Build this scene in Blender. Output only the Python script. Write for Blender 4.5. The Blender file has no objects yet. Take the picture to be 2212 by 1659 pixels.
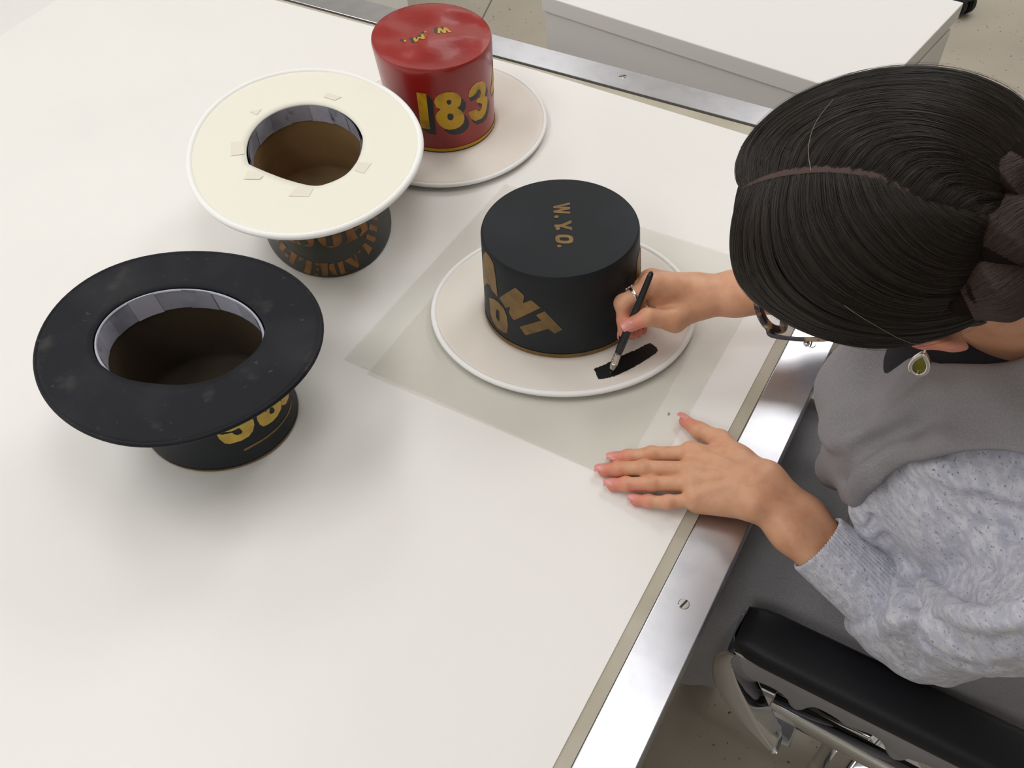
import bpy, bmesh, math, random
import numpy as np
from mathutils import Vector, Matrix
from mathutils.geometry import tessellate_polygon

S = bpy.context.scene
COL = S.collection
rng = np.random.default_rng(7)
random.seed(7)

# ------------------------------------------------------------------ camera
F, CX, CY = 1750.0, 1106.0, 829.5            # focal length in pixels of the 2212 x 1659 frame
TZ, HC = .76, .78                            # table height, camera height above the table
_d = np.array([160, 1432, 1750.0]); _d /= np.linalg.norm(_d)
_Y = np.array([0, 0, 1.0]) - _d[2] * _d; _Y /= np.linalg.norm(_Y)
_X = np.cross(_Y, -_d); _X *= np.sign(_X[0])
R = np.array([_X, _Y, -_d])                  # camera axes (right, down, forward) to world
C = np.array([0, 0, TZ + HC])
cam_d = bpy.data.cameras.new('camera'); cam = bpy.data.objects.new('camera', cam_d); COL.objects.link(cam)
cam_d.sensor_width = 36; cam_d.lens = F / 2212 * 36; cam_d.clip_start = .02
cam.matrix_world = Matrix([[*(R[i, 0:1]), -R[i, 1], -R[i, 2], C[i]] for i in range(3)] + [[0, 0, 0, 1]])
S.camera = cam

def ray(px, py): return R @ np.array([px - CX, py - CY, F])
def P(px, py, z):                            # the point at height z seen at a pixel
    r = ray(px, py); return C + r * ((z - C[2]) / r[2])
def PD(px, py, depth): return C + ray(px, py) * (depth / F)
PHI = math.radians(54.2)
UH, VH = np.array([math.cos(PHI), math.sin(PHI)]), np.array([-math.sin(PHI), math.cos(PHI)])
def UV(u, v, z): return np.array([*(u * UH + v * VH), z])   # table axes: u along the near side, v across the table
def uvz(p): return np.array([p[:2] @ UH, p[:2] @ VH, p[2]])

# ------------------------------------------------------------------ view, world, lights
S.view_settings.view_transform = 'Standard'; S.view_settings.look = 'None'
S.view_settings.gamma = 1; S.view_settings.use_curve_mapping = False
S.view_settings.exposure = -.14
W = bpy.data.worlds.new('world'); S.world = W; W.use_nodes = True
W.node_tree.nodes['Background'].inputs[0].default_value = (.95, .97, 1, 1)
W.node_tree.nodes['Background'].inputs[1].default_value = .45

def area(name, loc, sx, sy, power, col=(1, 1, 1), aim=None):
    l = bpy.data.lights.new(name, 'AREA'); l.shape = 'RECTANGLE'; l.size = sx; l.size_y = sy
    l.energy = power; l.color = col
    o = bpy.data.objects.new(name, l); COL.objects.link(o); o.location = loc
    d = Vector(aim) - Vector(loc) if aim is not None else Vector((0, 0, -1))
    o.rotation_euler = d.to_track_quat('-Z', 'Y').to_euler()
    return o
WARM = (.985, .985, .99)
area('ceiling_and_fill_lamp', (-1.3, .7, 2.86), .6, 1.2, 15, WARM)
area('ceiling_and_fill_lamp', (-1.3, 2.8, 2.86), .6, 1.2, 15, WARM)
area('ceiling_and_fill_lamp', (.25, .75, 2.86), .6, 1.2, 8, WARM)
area('ceiling_and_fill_lamp', (.3, 4.2, 2.86), .6, 1.2, 9, WARM)  # unseen fill added to brighten the back wall and the far trim's reflection
area('ceiling_and_fill_lamp', (1.4, 2.6, 2.86), .6, 1.2, 25, WARM)
area('ceiling_and_fill_lamp', (2.6, 3.4, 2.86), .6, 1.2, 18, WARM)  # extra light added to keep the right-hand floor bright, no known fixture
area('ceiling_and_fill_lamp', (-1.1, -1.2, 2.86), .6, 1.2, 19, WARM)
area('window_daylight', (-3.1, 1.6, 1.8), 3.2, 1.5, 22, (.95, .975, 1), aim=(0, 1.2, .8))

# ------------------------------------------------------------------ object helpers
def link(name, me, mat=None, parent=None):
    o = bpy.data.objects.new(name, me); COL.objects.link(o)
    if mat is not None and hasattr(me, 'materials'): me.materials.append(mat)
    if parent is not None: o.parent = parent; o.matrix_parent_inverse = Matrix()
    return o
def tag(o, label=None, cat=None, group=None, kind=None):
    for k, x in (('label', label), ('category', cat), ('group', group), ('kind', kind)):
        if x: o[k] = x
    return o
def thing(name, label, cat, loc=(0, 0, 0), rotz=0, group=None):
    o = bpy.data.objects.new(name, None); COL.objects.link(o); o.location = loc; o.rotation_euler = (0, 0, rotz)
    o.empty_display_size = .05
    return tag(o, label, cat, group)
def wpart(name, me, mat, root):              # part modelled in world coordinates under a root that has a place of its own
    o = link(name, me, mat, root)
    bpy_m = Matrix.LocRotScale(root.location, root.rotation_euler, None)
    o.matrix_parent_inverse = bpy_m.inverted()
    return o
def mesh(verts, faces, smooth=True):
    me = bpy.data.meshes.new('m')
    v = np.asarray(verts, float).reshape(-1, 3)
    me.from_pydata(v.tolist(), [], faces.tolist() if isinstance(faces, np.ndarray) else faces); me.validate()
    me.polygons.foreach_set('use_smooth', np.full(len(me.polygons), smooth, dtype=bool))
    me.update(); return me
def bm_mesh(bm, smooth=False):
    bmesh.ops.recalc_face_normals(bm, faces=bm.faces)
    me = bpy.data.meshes.new('m'); bm.to_mesh(me); bm.free(); me.validate()
    me.polygons.foreach_set('use_smooth', np.full(len(me.polygons), smooth, dtype=bool)); return me
def prism(poly, z0, z1, bev=0, seg=2):       # polygon (list of xy) extruded between two heights
    bm = bmesh.new()
    lo = [bm.verts.new((*p[:2], z0)) for p in poly]; f = bm.faces.new(lo)
    r = bmesh.ops.extrude_face_region(bm, geom=[f])
    for v in r['geom']:
        if isinstance(v, bmesh.types.BMVert): v.co.z = z1
    if bev: bmesh.ops.bevel(bm, geom=bm.edges[:], offset=bev, segments=seg, affect='EDGES', profile=.5)
    return bm_mesh(bm)
def rect_uv(u0, u1, v0, v1): return [tuple(UV(a, b, 0)[:2]) for a, b in ((u0, v0), (u1, v0), (u1, v1), (u0, v1))]
def box_uv(u0, u1, v0, v1, z0, z1, bev=.002): return prism(rect_uv(u0, u1, v0, v1), z0, z1, bev)
def spline(pts, n):
    p = np.asarray(pts, float); m = len(p)
    q = np.vstack([2 * p[0] - p[1], p, 2 * p[-1] - p[-2]])
    t = np.linspace(0, m - 1 - 1e-9, n); i = t.astype(int); f = (t - i)[:, None]
    a, b, c, d = q[i], q[i + 1], q[i + 2], q[i + 3]
    return .5 * (2 * b + (c - a) * f + (2 * a - 5 * b + 4 * c - d) * f ** 2 + (3 * b - a - 3 * c + d) * f ** 3)
def sweep(path, prof, up=(0, 0, 1), closed=False, caps=True):   # profile (list of xy; y along 'up') carried along a path
    p = np.asarray(path, float); n = len(p); k = np.shape(prof)[-2]
    t = np.roll(p, -1, 0) - np.roll(p, 1, 0)
    if not closed: t[0] = p[1] - p[0]; t[-1] = p[-1] - p[-2]
    t /= np.linalg.norm(t, axis=1)[:, None]
    up = np.broadcast_to(np.asarray(up, float), t.shape)
    s = np.cross(t, up); s /= np.linalg.norm(s, axis=1)[:, None] + 1e-12; w = np.cross(s, t)
    pr = np.asarray(prof, float)
    if pr.ndim == 2: pr = np.broadcast_to(pr, (n, k, 2))
    v = p[:, None] + s[:, None] * pr[:, :, 0:1] + w[:, None] * pr[:, :, 1:2]
    f = []
    for i in range(n if closed else n - 1):
        for j in range(k):
            a, b = i, (i + 1) % n; c, d = j, (j + 1) % k
            f.append((a * k + c, b * k + c, b * k + d, a * k + d))
    if caps and not closed: f += [tuple(range(k))[::-1], tuple((n - 1) * k + j for j in range(k))]
    return mesh(v.reshape(-1, 3), f)
def circ(r, k=10, ry=None): return [(r * math.cos(2 * math.pi * i / k), (ry or r) * math.sin(2 * math.pi * i / k)) for i in range(k)]
def rrect(w, h, r, k=3):                     # rounded rectangle profile
    o = []
    for cx, cy, a0 in ((w - r, h - r, 0), (r - w, h - r, 90), (r - w, r - h, 180), (w - r, r - h, 270)):
        for i in range(k + 1):
            a = math.radians(a0 + 90 * i / k); o.append((cx + r * math.cos(a), cy + r * math.sin(a)))
    return o

# ------------------------------------------------------------------ materials
def lin(c): return tuple(((x / 255 + .055) / 1.055) ** 2.4 if x > 10 else x / 255 / 12.92 for x in c)
def mat(name, rgb, rough=.5, metal=0, noise=None, bump=None, spec=.5, coat=0, sss=0, sheen=0, aniso=0):
    """rgb sRGB 0-255. noise = (scale, amount, second colour, stretch) varies the colour; bump = (scale, strength)"""
    m = bpy.data.materials.new(name); m.use_nodes = True; nt = m.node_tree; N = nt.nodes; L = nt.links
    b = N['Principled BSDF']; b.inputs['Base Color'].default_value = (*lin(rgb), 1)
    b.inputs['Roughness'].default_value = rough; b.inputs['Metallic'].default_value = metal
    b.inputs['Specular IOR Level'].default_value = spec; b.inputs['Coat Weight'].default_value = coat
    b.inputs['Anisotropic'].default_value = aniso
    if sss:
        b.inputs['Subsurface Weight'].default_value = sss; b.inputs['Subsurface Radius'].default_value = (1, .35, .2)
        b.inputs['Subsurface Scale'].default_value = .006
    if sheen: b.inputs['Sheen Weight'].default_value = sheen; b.inputs['Sheen Roughness'].default_value = .5
    tc = N.new('ShaderNodeTexCoord')
    def tex(sc, st=(1, 1, 1), det=4):
        mp = N.new('ShaderNodeMapping'); L.new(tc.outputs['Object'], mp.inputs[0]); mp.inputs['Scale'].default_value = st
        t = N.new('ShaderNodeTexNoise'); t.inputs['Scale'].default_value = sc; t.inputs['Detail'].default_value = det
        L.new(mp.outputs[0], t.inputs[0]); return t
    for k, nz in enumerate(noise if isinstance(noise, list) else [noise] if noise else []):
        sc, lo, hi, c2, st = (*nz, (1, 1, 1))[:5]
        t = tex(sc, st); r = N.new('ShaderNodeMapRange'); r.inputs[1].default_value = lo; r.inputs[2].default_value = hi
        L.new(t.outputs[0], r.inputs[0])
        mx = N.new('ShaderNodeMix'); mx.data_type = 'RGBA'; L.new(r.outputs[0], mx.inputs[0])
        src = b.inputs['Base Color'].links
        if src: L.new(src[0].from_socket, mx.inputs[6])
        else: mx.inputs[6].default_value = (*lin(rgb), 1)
        mx.inputs[7].default_value = (*lin(c2), 1); L.new(mx.outputs[2], b.inputs['Base Color'])
    if bump:
        sc, stg, st, dist = (*bump, (1, 1, 1), .002)[:4] if len(bump) < 4 else bump
        t = tex(sc, st); bp = N.new('ShaderNodeBump'); bp.inputs['Strength'].default_value = stg
        bp.inputs['Distance'].default_value = dist
        L.new(t.outputs[0], bp.inputs['Height']); L.new(bp.outputs[0], b.inputs['Normal'])
    return m
M = {}
M['top'] = mat('white_laminate', (242, 239, 235), .38, spec=.35, noise=(3, .45, .75, (239, 236, 232)))
M['strip'] = mat('beige_strip', (190, 182, 166), .5, noise=(14, .4, .7, (176, 168, 148)))
M['alu'] = mat('brushed_aluminium', (200, 200, 205), .32, 1, noise=(40, .45, .8, (188, 188, 194), (1, 1, 1)), bump=(60, .06, (1, 1, 1), .001))
M['gapline'] = mat('dark_gap', (52, 48, 42), .7)
M['steel'] = mat('screw_steel', (200, 198, 192), .25, 1)
M['slot'] = mat('screw_slot', (40, 36, 32), .6)
M['joint'] = mat('floor_joint', (104, 98, 86), .7)
M['cabinet'] = mat('white_cabinet_paint', (236, 233, 230), .45)
M['concrete'] = mat('polished_concrete', (174, 165, 150), .45, noise=[(2.2, .4, .7, (160, 151, 138)), (75, .665, .70, (62, 58, 54))])
M['wall'] = mat('white_wall_paint', (232, 230, 224), .8)
M['glassine'] = mat('glassine_paper', (234, 231, 219), .35, spec=.4)
M['blackfelt'] = mat('black_hat_paint', (27, 30, 34), .55, spec=.25, noise=(9, .42, .75, (36, 41, 46)), bump=(30, .15))
M['greenblack'] = mat('green_black_paint', (46, 47, 42), .45, noise=(9, .42, .75, (56, 56, 46)), bump=(30, .1))
M['wornblack'] = mat('worn_black_leather', (19, 21, 27), .6, spec=.2, noise=[(7, .45, .75, (46, 47, 50)), (26, .62, .85, (66, 64, 62)), (110, .68, .85, (92, 88, 80))], bump=(26, .35, (1, 1, 1), .004))
M['whitefelt'] = mat('primed_white_felt', (240, 236, 222), .75, bump=(60, .08))
M['cord'] = mat('white_cord', (249, 248, 246), .7, bump=(70, .15))
M['pinkfelt'] = mat('pinkish_primed_felt', (234, 225, 215), .75, noise=(6, .4, .7, (238, 230, 221)), bump=(60, .08))
M['redtop'] = mat('red_varnish_top', (150, 27, 22), .34, spec=.4, noise=[(7, .45, .75, (120, 19, 17))], bump=(20, .45, (1, 1, 1), .004), coat=.08)
M['red'] = mat('red_varnish', (146, 25, 20), .3, noise=[(7, .45, .75, (116, 18, 16)), (40, .68, .78, (70, 22, 18))], bump=(14, .35, (1, 1, 1), .004), coat=.3)
M['gold'] = mat('gold_leaf', (198, 152, 16), .42, noise=(45, .5, .75, (150, 112, 16)))
M['brightgold'] = mat('bright_gold_leaf', (204, 172, 62), .4, noise=(45, .45, .7, (178, 138, 48)))
M['oldgold'] = mat('dull_gold_paint', (128, 96, 42), .5, noise=(50, .4, .7, (98, 74, 36)))
M['brownletter'] = mat('brown_gold_paint', (146, 97, 38), .5, noise=(40, .4, .7, (104, 64, 30)))
M['shadowpaint'] = mat('black_shadow_paint', (34, 36, 38), .4)
M['lining'] = mat('brown_lining', (146, 116, 76), .8, noise=(9, .4, .7, (112, 88, 58)), bump=(30, .2))
M['darklining'] = mat('dark_brown_lining', (70, 56, 38), .8, noise=(9, .4, .7, (52, 42, 30)), bump=(30, .2))
M['band'] = mat('grey_sweatband', (164, 164, 176), .7, noise=[(22, .45, .7, (126, 128, 142)), (60, .6, .75, (84, 86, 108))], bump=(40, .2))
M['bandlight'] = mat('pale_sweatband', (186, 185, 200), .7, noise=(22, .45, .7, (150, 152, 168)))
M['tape'] = mat('beige_tape', (232, 226, 209), .6)
M['wetpaint'] = mat('wet_black_paint', (13, 13, 17), .5, noise=(90, .6, .8, (34, 34, 42)))
M['brushwood'] = mat('black_lacquer', (28, 31, 34), .3)
M['ferrule'] = mat('nickel_ferrule', (196, 190, 178), .3, 1)
M['bristle'] = mat('pale_bristle', (196, 186, 166), .7, noise=(200, .4, .7, (120, 112, 100), (1, 1, .1)))
M['skin'] = mat('skin', (216, 162, 128), .48, sss=.12, noise=[(60, .45, .7, (207, 148, 115))], bump=(240, .12, (1, 1, 1), .0006))
def blush_skin():                             # fingertips and knuckles: own skin redness; ears: light glowing through painted into colour
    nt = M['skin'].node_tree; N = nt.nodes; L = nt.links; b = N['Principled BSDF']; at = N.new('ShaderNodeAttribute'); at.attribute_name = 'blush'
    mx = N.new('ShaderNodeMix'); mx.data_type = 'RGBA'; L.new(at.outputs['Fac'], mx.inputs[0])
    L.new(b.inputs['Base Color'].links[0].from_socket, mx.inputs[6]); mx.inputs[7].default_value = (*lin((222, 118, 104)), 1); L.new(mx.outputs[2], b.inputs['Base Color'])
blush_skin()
M['nail'] = mat('fingernail', (222, 148, 140), .25)
M['ear'] = mat('ear_skin', (224, 138, 112), .5, sss=.2)
M['haircap'] = mat('hair_underlayer', (24, 19, 16), .7, spec=.1, noise=(60, .4, .7, (20, 17, 16)))
M['scalp'] = mat('scalp', (74, 54, 50), .7)
M['bunhair'] = mat('bun_hair', (26, 19, 16), .8, spec=.05)
M['sweat'] = mat('heather_grey_jersey', (180, 181, 194), .9, sheen=.15, noise=[(150, .42, .62, (205, 204, 212), (1, .5, 1)), (480, .60, .70, (126, 127, 142), (1, .6, 1))], bump=(220, .25, (1, 1, 1), .0015))
M['apron'] = mat('grey_canvas', (138, 135, 138), .9, noise=[(7, .4, .7, (126, 124, 128)), (900, .4, .65, (148, 145, 148))], bump=(300, .2, (1, 1, 1), .001))
M['black'] = mat('black_cloth', (26, 26, 32), .85)
M['trousers'] = mat('black_trousers', (30, 31, 36), .85)
M['padblack'] = mat('black_arm_rubber', (20, 20, 25), .5, spec=.3, bump=(400, .1, (1, 1, 1), .0008))
M['seat'] = mat('black_seat_leather', (26, 26, 29), .4, bump=(120, .2, (1, 1, 1), .001))
M['chrome'] = mat('chrome', (225, 227, 232), .07, 1)
M['tort'] = mat('tortoiseshell', (40, 32, 44), .2, noise=(90, .5, .6, (170, 138, 104)))
M['earglass'] = mat('olive_enamel', (118, 112, 20), .15, noise=(60, .4, .7, (92, 86, 14)))
M['silver'] = mat('silver', (222, 222, 220), .2, 1)
M['shoe'] = mat('black_shoe', (24, 24, 26), .4)
M['rubber'] = mat('black_rubber', (26, 26, 28), .6)
def glass_mat():
    m = bpy.data.materials.new('clear_lens'); m.use_nodes = True; N = m.node_tree.nodes; L = m.node_tree.links
    t = N.new('ShaderNodeBsdfTransparent'); g = N.new('ShaderNodeBsdfGlossy'); g.inputs['Roughness'].default_value = .02
    x = N.new('ShaderNodeMixShader'); x.inputs[0].default_value = .07
    L.new(t.outputs[0], x.inputs[1]); L.new(g.outputs[0], x.inputs[2]); L.new(x.outputs[0], N['Material Output'].inputs[0]); return m
M['lens'] = glass_mat()
def paper_mat():
    m = M['glassine']; N = m.node_tree.nodes; L = m.node_tree.links; b = N['Principled BSDF']
    t = N.new('ShaderNodeBsdfTransparent'); x = N.new('ShaderNodeMixShader'); x.inputs[0].default_value = .34
    L.new(t.outputs[0], x.inputs[1]); L.new(b.outputs[0], x.inputs[2]); L.new(x.outputs[0], N['Material Output'].inputs[0])
paper_mat()
def hair_mat(name, c1, c2, rough=.38):
    m = bpy.data.materials.new(name); m.use_nodes = True; N = m.node_tree.nodes; L = m.node_tree.links
    b = N['Principled BSDF']; h = N.new('ShaderNodeHairInfo'); mx = N.new('ShaderNodeMix'); mx.data_type = 'RGBA'
    L.new(h.outputs['Random'], mx.inputs[0]); mx.inputs[6].default_value = (*lin(c1), 1); mx.inputs[7].default_value = (*lin(c2), 1)
    L.new(mx.outputs[2], b.inputs['Base Color']); b.inputs['Roughness'].default_value = rough
    b.inputs['Specular IOR Level'].default_value = .45; return m
M['hair'] = hair_mat('dark_brown_hair', (21, 17, 14), (46, 36, 29), .42)
M['hairbun'] = hair_mat('brown_bun_hair', (30, 20, 17), (62, 43, 35), .5)

# ------------------------------------------------------------------ room
def plane_wall(name, a, b, z0, z1, m):       # wall slab between two floor points
    a, b = np.array(a, float), np.array(b, float); t = (b - a) / np.linalg.norm(b - a); n = np.array([-t[1], t[0]]) * .12
    return tag(link(name, prism([a, b, b - n, a - n], z0, z1), M[m]), kind='structure')
X0, X1, Y0, Y1, ZC = -3.4, 3.6, -2.6, 5.2, 2.9
tag(link('floor', prism([(X0, Y0), (X1, Y0), (X1, Y1), (X0, Y1)], -.1, 0), M['concrete']), kind='structure')
fl = bpy.data.objects['floor']
ja, jb = P(1046, 32, 0), P(1062, 0, 0); jd = (jb - ja) / np.linalg.norm(jb - ja); js = np.array([-jd[1], jd[0], 0]) * .003
j0, j1 = ja - jd * .9, ja + jd * 1.6
o = link('floor_joint', mesh([j0 - js + (0, 0, .0006), j1 - js + (0, 0, .0006), j1 + js + (0, 0, .0006), j0 + js + (0, 0, .0006)], [(0, 1, 2, 3)]), M['joint'], fl)
tag(link('ceiling', prism([(X0, Y0), (X1, Y0), (X1, Y1), (X0, Y1)], ZC, ZC + .1), M['wall']), kind='structure')
plane_wall('wall_back', (X0, Y1), (X1, Y1), 0, ZC, 'wall'); plane_wall('wall_right', (X1, Y1), (X1, Y0), 0, ZC, 'wall')
plane_wall('wall_front', (X1, Y0), (X0, Y0), 0, ZC, 'wall'); plane_wall('wall_left', (X0, Y0), (X0, Y1), 0, ZC, 'wall')

# ------------------------------------------------------------------ work table
VR_IN, VR_S, VR_OUT = .1155, .101, .0504     # near side: white top ends, strip ends, trim ends
UN, VL = -.75, 1.836
tb = thing('work_table', 'large white-topped work table with aluminium edge trim', 'table', UV(.3, .9, 0))
fw = lambda v: 1.139 + .078 * (v - .27) if v < .72 else 1.174 + (v - .72) * .03
blk = lambda v: 1.169 + .0323 * (v - .258)
fo = lambda v: 1.227 + .0457 * (v - .249)
def pq(*pts): return [tuple(UV(a, b, 0)[:2]) for a, b in pts]
top_poly = pq((UN, VR_IN), (fw(VR_IN), VR_IN), (fw(.72), .72), (fw(VL + .014), VL + .014), (.99, VL + .006), (.835, VL - .010), (.6, VL - .05), (UN, VL - .3))
wpart('tabletop', prism(top_poly, TZ - .03, TZ), M['top'], tb)
wpart('inner_strip', prism(pq((UN, VR_S), (blk(VR_S), VR_S), (fw(VR_IN), VR_IN), (UN, VR_IN)), TZ - .03, TZ - .0012), M['strip'], tb)
wpart('inner_strip', prism(pq((fw(VR_IN), VR_IN), (blk(VR_S), VR_S), (blk(VL), VL), (fw(VL), VL), (fw(.72), .72)), TZ - .03, TZ - .0014), M['strip'], tb)
wpart('gap_line', prism(pq((blk(VR_S) - .002, VR_S), (blk(VR_S) + .004, VR_S), (blk(VL) + .004, VL), (blk(VL) - .002, VL)), TZ - .028, TZ - .0006), M['gapline'], tb)
wpart('gap_line', prism(pq((UN, VR_S - .0004), (blk(VR_S), VR_S - .0004), (blk(VR_S), VR_S + .0006), (UN, VR_S + .0006)), TZ - .028, TZ - .0008), M['gapline'], tb)
wpart('edge_trim', prism(pq((UN, VR_OUT), (fo(VR_OUT), VR_OUT), (blk(VR_S) + .003, VR_S), (UN, VR_S)), TZ - .045, TZ, .0012), M['alu'], tb)
wpart('edge_trim', prism(pq((fo(VR_OUT), VR_OUT), (fo(VL), VL), (blk(VL) + .003, VL), (blk(VR_S) + .003, VR_S)), TZ - .045, TZ, .0012), M['alu'], tb)
wpart('under_frame', box_uv(UN + .1, 1.12, .16, VL - .4, TZ - .09, TZ - .031), M['cabinet'], tb)
for a, b in ((UN + .15, .25), (1.05, .25), (UN + .15, 1.35), (1.05, 1.6)):
    wpart('leg', box_uv(a - .03, a + .03, b - .03, b + .03, 0, TZ - .09), M['cabinet'], tb)
def screw(px, py, ang, r=.0062):
    c = P(px, py, TZ); bm = bmesh.new()
    bmesh.ops.create_cone(bm, cap_ends=True, segments=20, radius1=r, radius2=r * .8, depth=.0012, matrix=Matrix.Translation(Vector(c) + Vector((0, 0, .0003))))
    s = wpart('screw', bm_mesh(bm), M['steel'], tb)
    d = np.array([math.cos(ang), math.sin(ang), 0]) * r * .85; n = np.array([-d[1], d[0], 0]) * .2; z = np.array([0, 0, .00105])
    sl = link('screw_slot', mesh([c - d - n + z, c + d - n + z, c + d + n + z, c - d + n + z], [(0, 1, 2, 3)]), M['slot'], s)
screw(1477, 1305, math.radians(38)); screw(1345, 165, math.radians(10), .0075); screw(1752, 744, math.radians(60), .006)
tag(wpart('paint_fleck', mesh([P(x, y, TZ + .0004) for x, y in ((1442, 893), (1446, 890), (1448, 896), (1443, 898))], [(0, 1, 2, 3)]), mat('green_fleck', (40, 80, 62), .5), tb), 'dark green fleck')

# ------------------------------------------------------------------ paper sheets under the hat
def sheet(label, u0, u1, v0, v1, z, rot=0):
    cu, cv = (u0 + u1) / 2, (v0 + v1) / 2; n = 10; vs = []; fs = []
    for i in range(n + 1):
        for j in range(n + 1):
            a, b = (u0 - cu) + (u1 - u0) * i / n, (v0 - cv) + (v1 - v0) * j / n
            a, b = a * math.cos(rot) - b * math.sin(rot) + cu, a * math.sin(rot) + b * math.cos(rot) + cv
            edge = max(abs(2 * i / n - 1), abs(2 * j / n - 1)) ** 6
            vs.append(UV(a, b, z + .0012 * edge * (.5 + .5 * math.sin(i * 1.7 + j))))
    for i in range(n):
        for j in range(n): fs.append((i * (n + 1) + j, (i + 1) * (n + 1) + j, (i + 1) * (n + 1) + j + 1, i * (n + 1) + j + 1))
    return tag(link('paper_sheet', mesh(vs, fs), M['glassine']), label, 'paper')
sheet('upper translucent paper sheet lying under the brim of the hat being painted', .455, .862, .165, .592, TZ + .0010)
sheet('lower translucent paper sheet, slightly turned, poking out below the other sheet', .452, .70, .20, .552, TZ + .0004, .02)

# ------------------------------------------------------------------ hats
TH = np.linspace(0, 2 * np.pi, 97)[:-1]
class Hat:
    def __init__(s, label, cx, cy, ang, h, brim, base, end, inv):
        s.root = thing('parade_hat', label, 'hat', (cx, cy, TZ), math.radians(ang))
        s.ang = math.radians(ang); s.c = np.array([cx, cy, TZ]); s.h, s.brim, s.base, s.end, s.inv = h, brim, base, end, inv
        s.zb = (h - .0078) if inv else .010    # height of the brim level above the table
        s.ze = .0005 if inv else h            # height of the flat crown end
    def ab(s, t, off=0):
        return (s.base[0] + (s.end[0] - s.base[0]) * t + off, s.base[1] + (s.end[1] - s.base[1]) * t + off)
    def pt(s, th, t, off=0):
        a, b = s.ab(t, off); return np.array([a * np.cos(th), b * np.sin(th), np.full_like(th, s.zb + (s.ze - s.zb) * t) if hasattr(th, 'shape') else s.zb + (s.ze - s.zb) * t]).T
    def loc(s, p):
        p = np.asarray(p) - s.c; c, n = math.cos(s.ang), math.sin(s.ang)
        return np.array([c * p[0] + n * p[1], -n * p[0] + c * p[1], p[2]])
    def hit(s, px, py, off):                  # pixel to a point on the crown's side, pushed out by off
        o = s.loc(C); d = s.loc(C + ray(px, py)) - o
        k = (o[2] - s.zb) / (s.ze - s.zb); m = d[2] / (s.ze - s.zb)
        A0, B0 = s.base[0] + off, s.base[1] + off; da, db = s.end[0] - s.base[0], s.end[1] - s.base[1]
        best = None
        f = lambda t: ((o[0] + d[0] * t) / (A0 + da * (k + m * t))) ** 2 + ((o[1] + d[1] * t) / (B0 + db * (k + m * t))) ** 2 - 1
        zt = lambda z: (z - o[2]) / d[2]
        ts = np.linspace(zt(.25), zt(-.06), 160); vals = f(ts)
        i = int(np.argmin(vals)); 
        neg = np.nonzero(vals < 0)[0]
        if len(neg):
            hi = ts[neg[0]]; lo = ts[max(neg[0] - 1, 0)]
            for _ in range(30):
                mid = (lo + hi) / 2
                if f(mid) < 0: hi = mid
                else: lo = mid
            t = hi
        else: t = ts[i]
        return o + d * t
    def opening(s, pts, z, a, b):             # measured edge of the head opening as a factor of the ellipse
        q = np.array([s.loc(P(x, y, TZ + z)) for x, y in smooth_ring(pts, 4)]); th = np.arctan2(q[:, 1] / b, q[:, 0] / a); r = np.hypot(q[:, 0] / a, q[:, 1] / b)
        o = np.argsort(th); th, r = th[o], r[o]
        t = np.where(TH > np.pi, TH - 2 * np.pi, TH)
        return np.clip(np.interp(t, np.r_[th - 2 * np.pi, th, th + 2 * np.pi], np.r_[r, r, r]), .72, 1.0)
    def part(s, name, me, m, parent=None): return link(name, me, m, parent or s.root)
    def flat(s, px, py, z):                   # pixel to a point on the flat crown end
        return s.loc(P(px, py, TZ + z))

def lathe(rows, close=False, cap0=False, cap1=False):
    n = len(rows[0]); v = np.concatenate(rows); f = []
    R_ = len(rows)
    for i in range(R_ if close else R_ - 1):
        for j in range(n):
            a, b = i, (i + 1) % R_; f.append((a * n + j, a * n + (j + 1) % n, b * n + (j + 1) % n, b * n + j))
    if cap0: f.append(tuple(range(n))[::-1])
    if cap1: f.append(tuple((R_ - 1) * n + j for j in range(n)))
    bm = bmesh.new(); bv = [bm.verts.new(x) for x in v]
    for q in f: bm.faces.new([bv[i] for i in q])
    return bm_mesh(bm, True)

def tri2d(outer, holes=(), maxlen=8):        # triangulated, finely divided 2-D polygon
    rings = [outer, *holes]; flat = [p for r in rings for p in r]
    tris = tessellate_polygon([[Vector((*p, 0)) for p in r] for r in rings])
    bm = bmesh.new(); v = [bm.verts.new((*p, 0)) for p in flat]
    for t in tris:
        if len(set(t)) == 3:
            try: bm.faces.new([v[i] for i in t])
            except ValueError: pass
    for _ in range(7):
        e = [e for e in bm.edges if e.calc_length() > maxlen]
        if not e: break
        bmesh.ops.subdivide_edges(bm, edges=e, cuts=1); bmesh.ops.triangulate(bm, faces=bm.faces[:])
    bm.verts.index_update()
    out = [tuple(x.co[:2]) for x in bm.verts], [tuple(q.index for q in f.verts) for f in bm.faces]
    bm.free(); return out
def smooth_ring(r, k=3):
    p = np.array(r, float); n = len(p); q = np.vstack([p[-1:], p, p[:2]]); o = []
    for i in range(n):
        a, b, c, d = q[i], q[i + 1], q[i + 2], q[i + 3]
        for j in range(k):
            f = j / k; o.append(tuple(.5 * (2 * b + (c - a) * f + (2 * a - 5 * b + 4 * c - d) * f * f + (3 * b - a - 3 * c + d) * f ** 3)))
    return o
def crop(x0, y0, s): return lambda pts: [(x0 + a / s, y0 + b / s) for a, b in pts]
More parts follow.
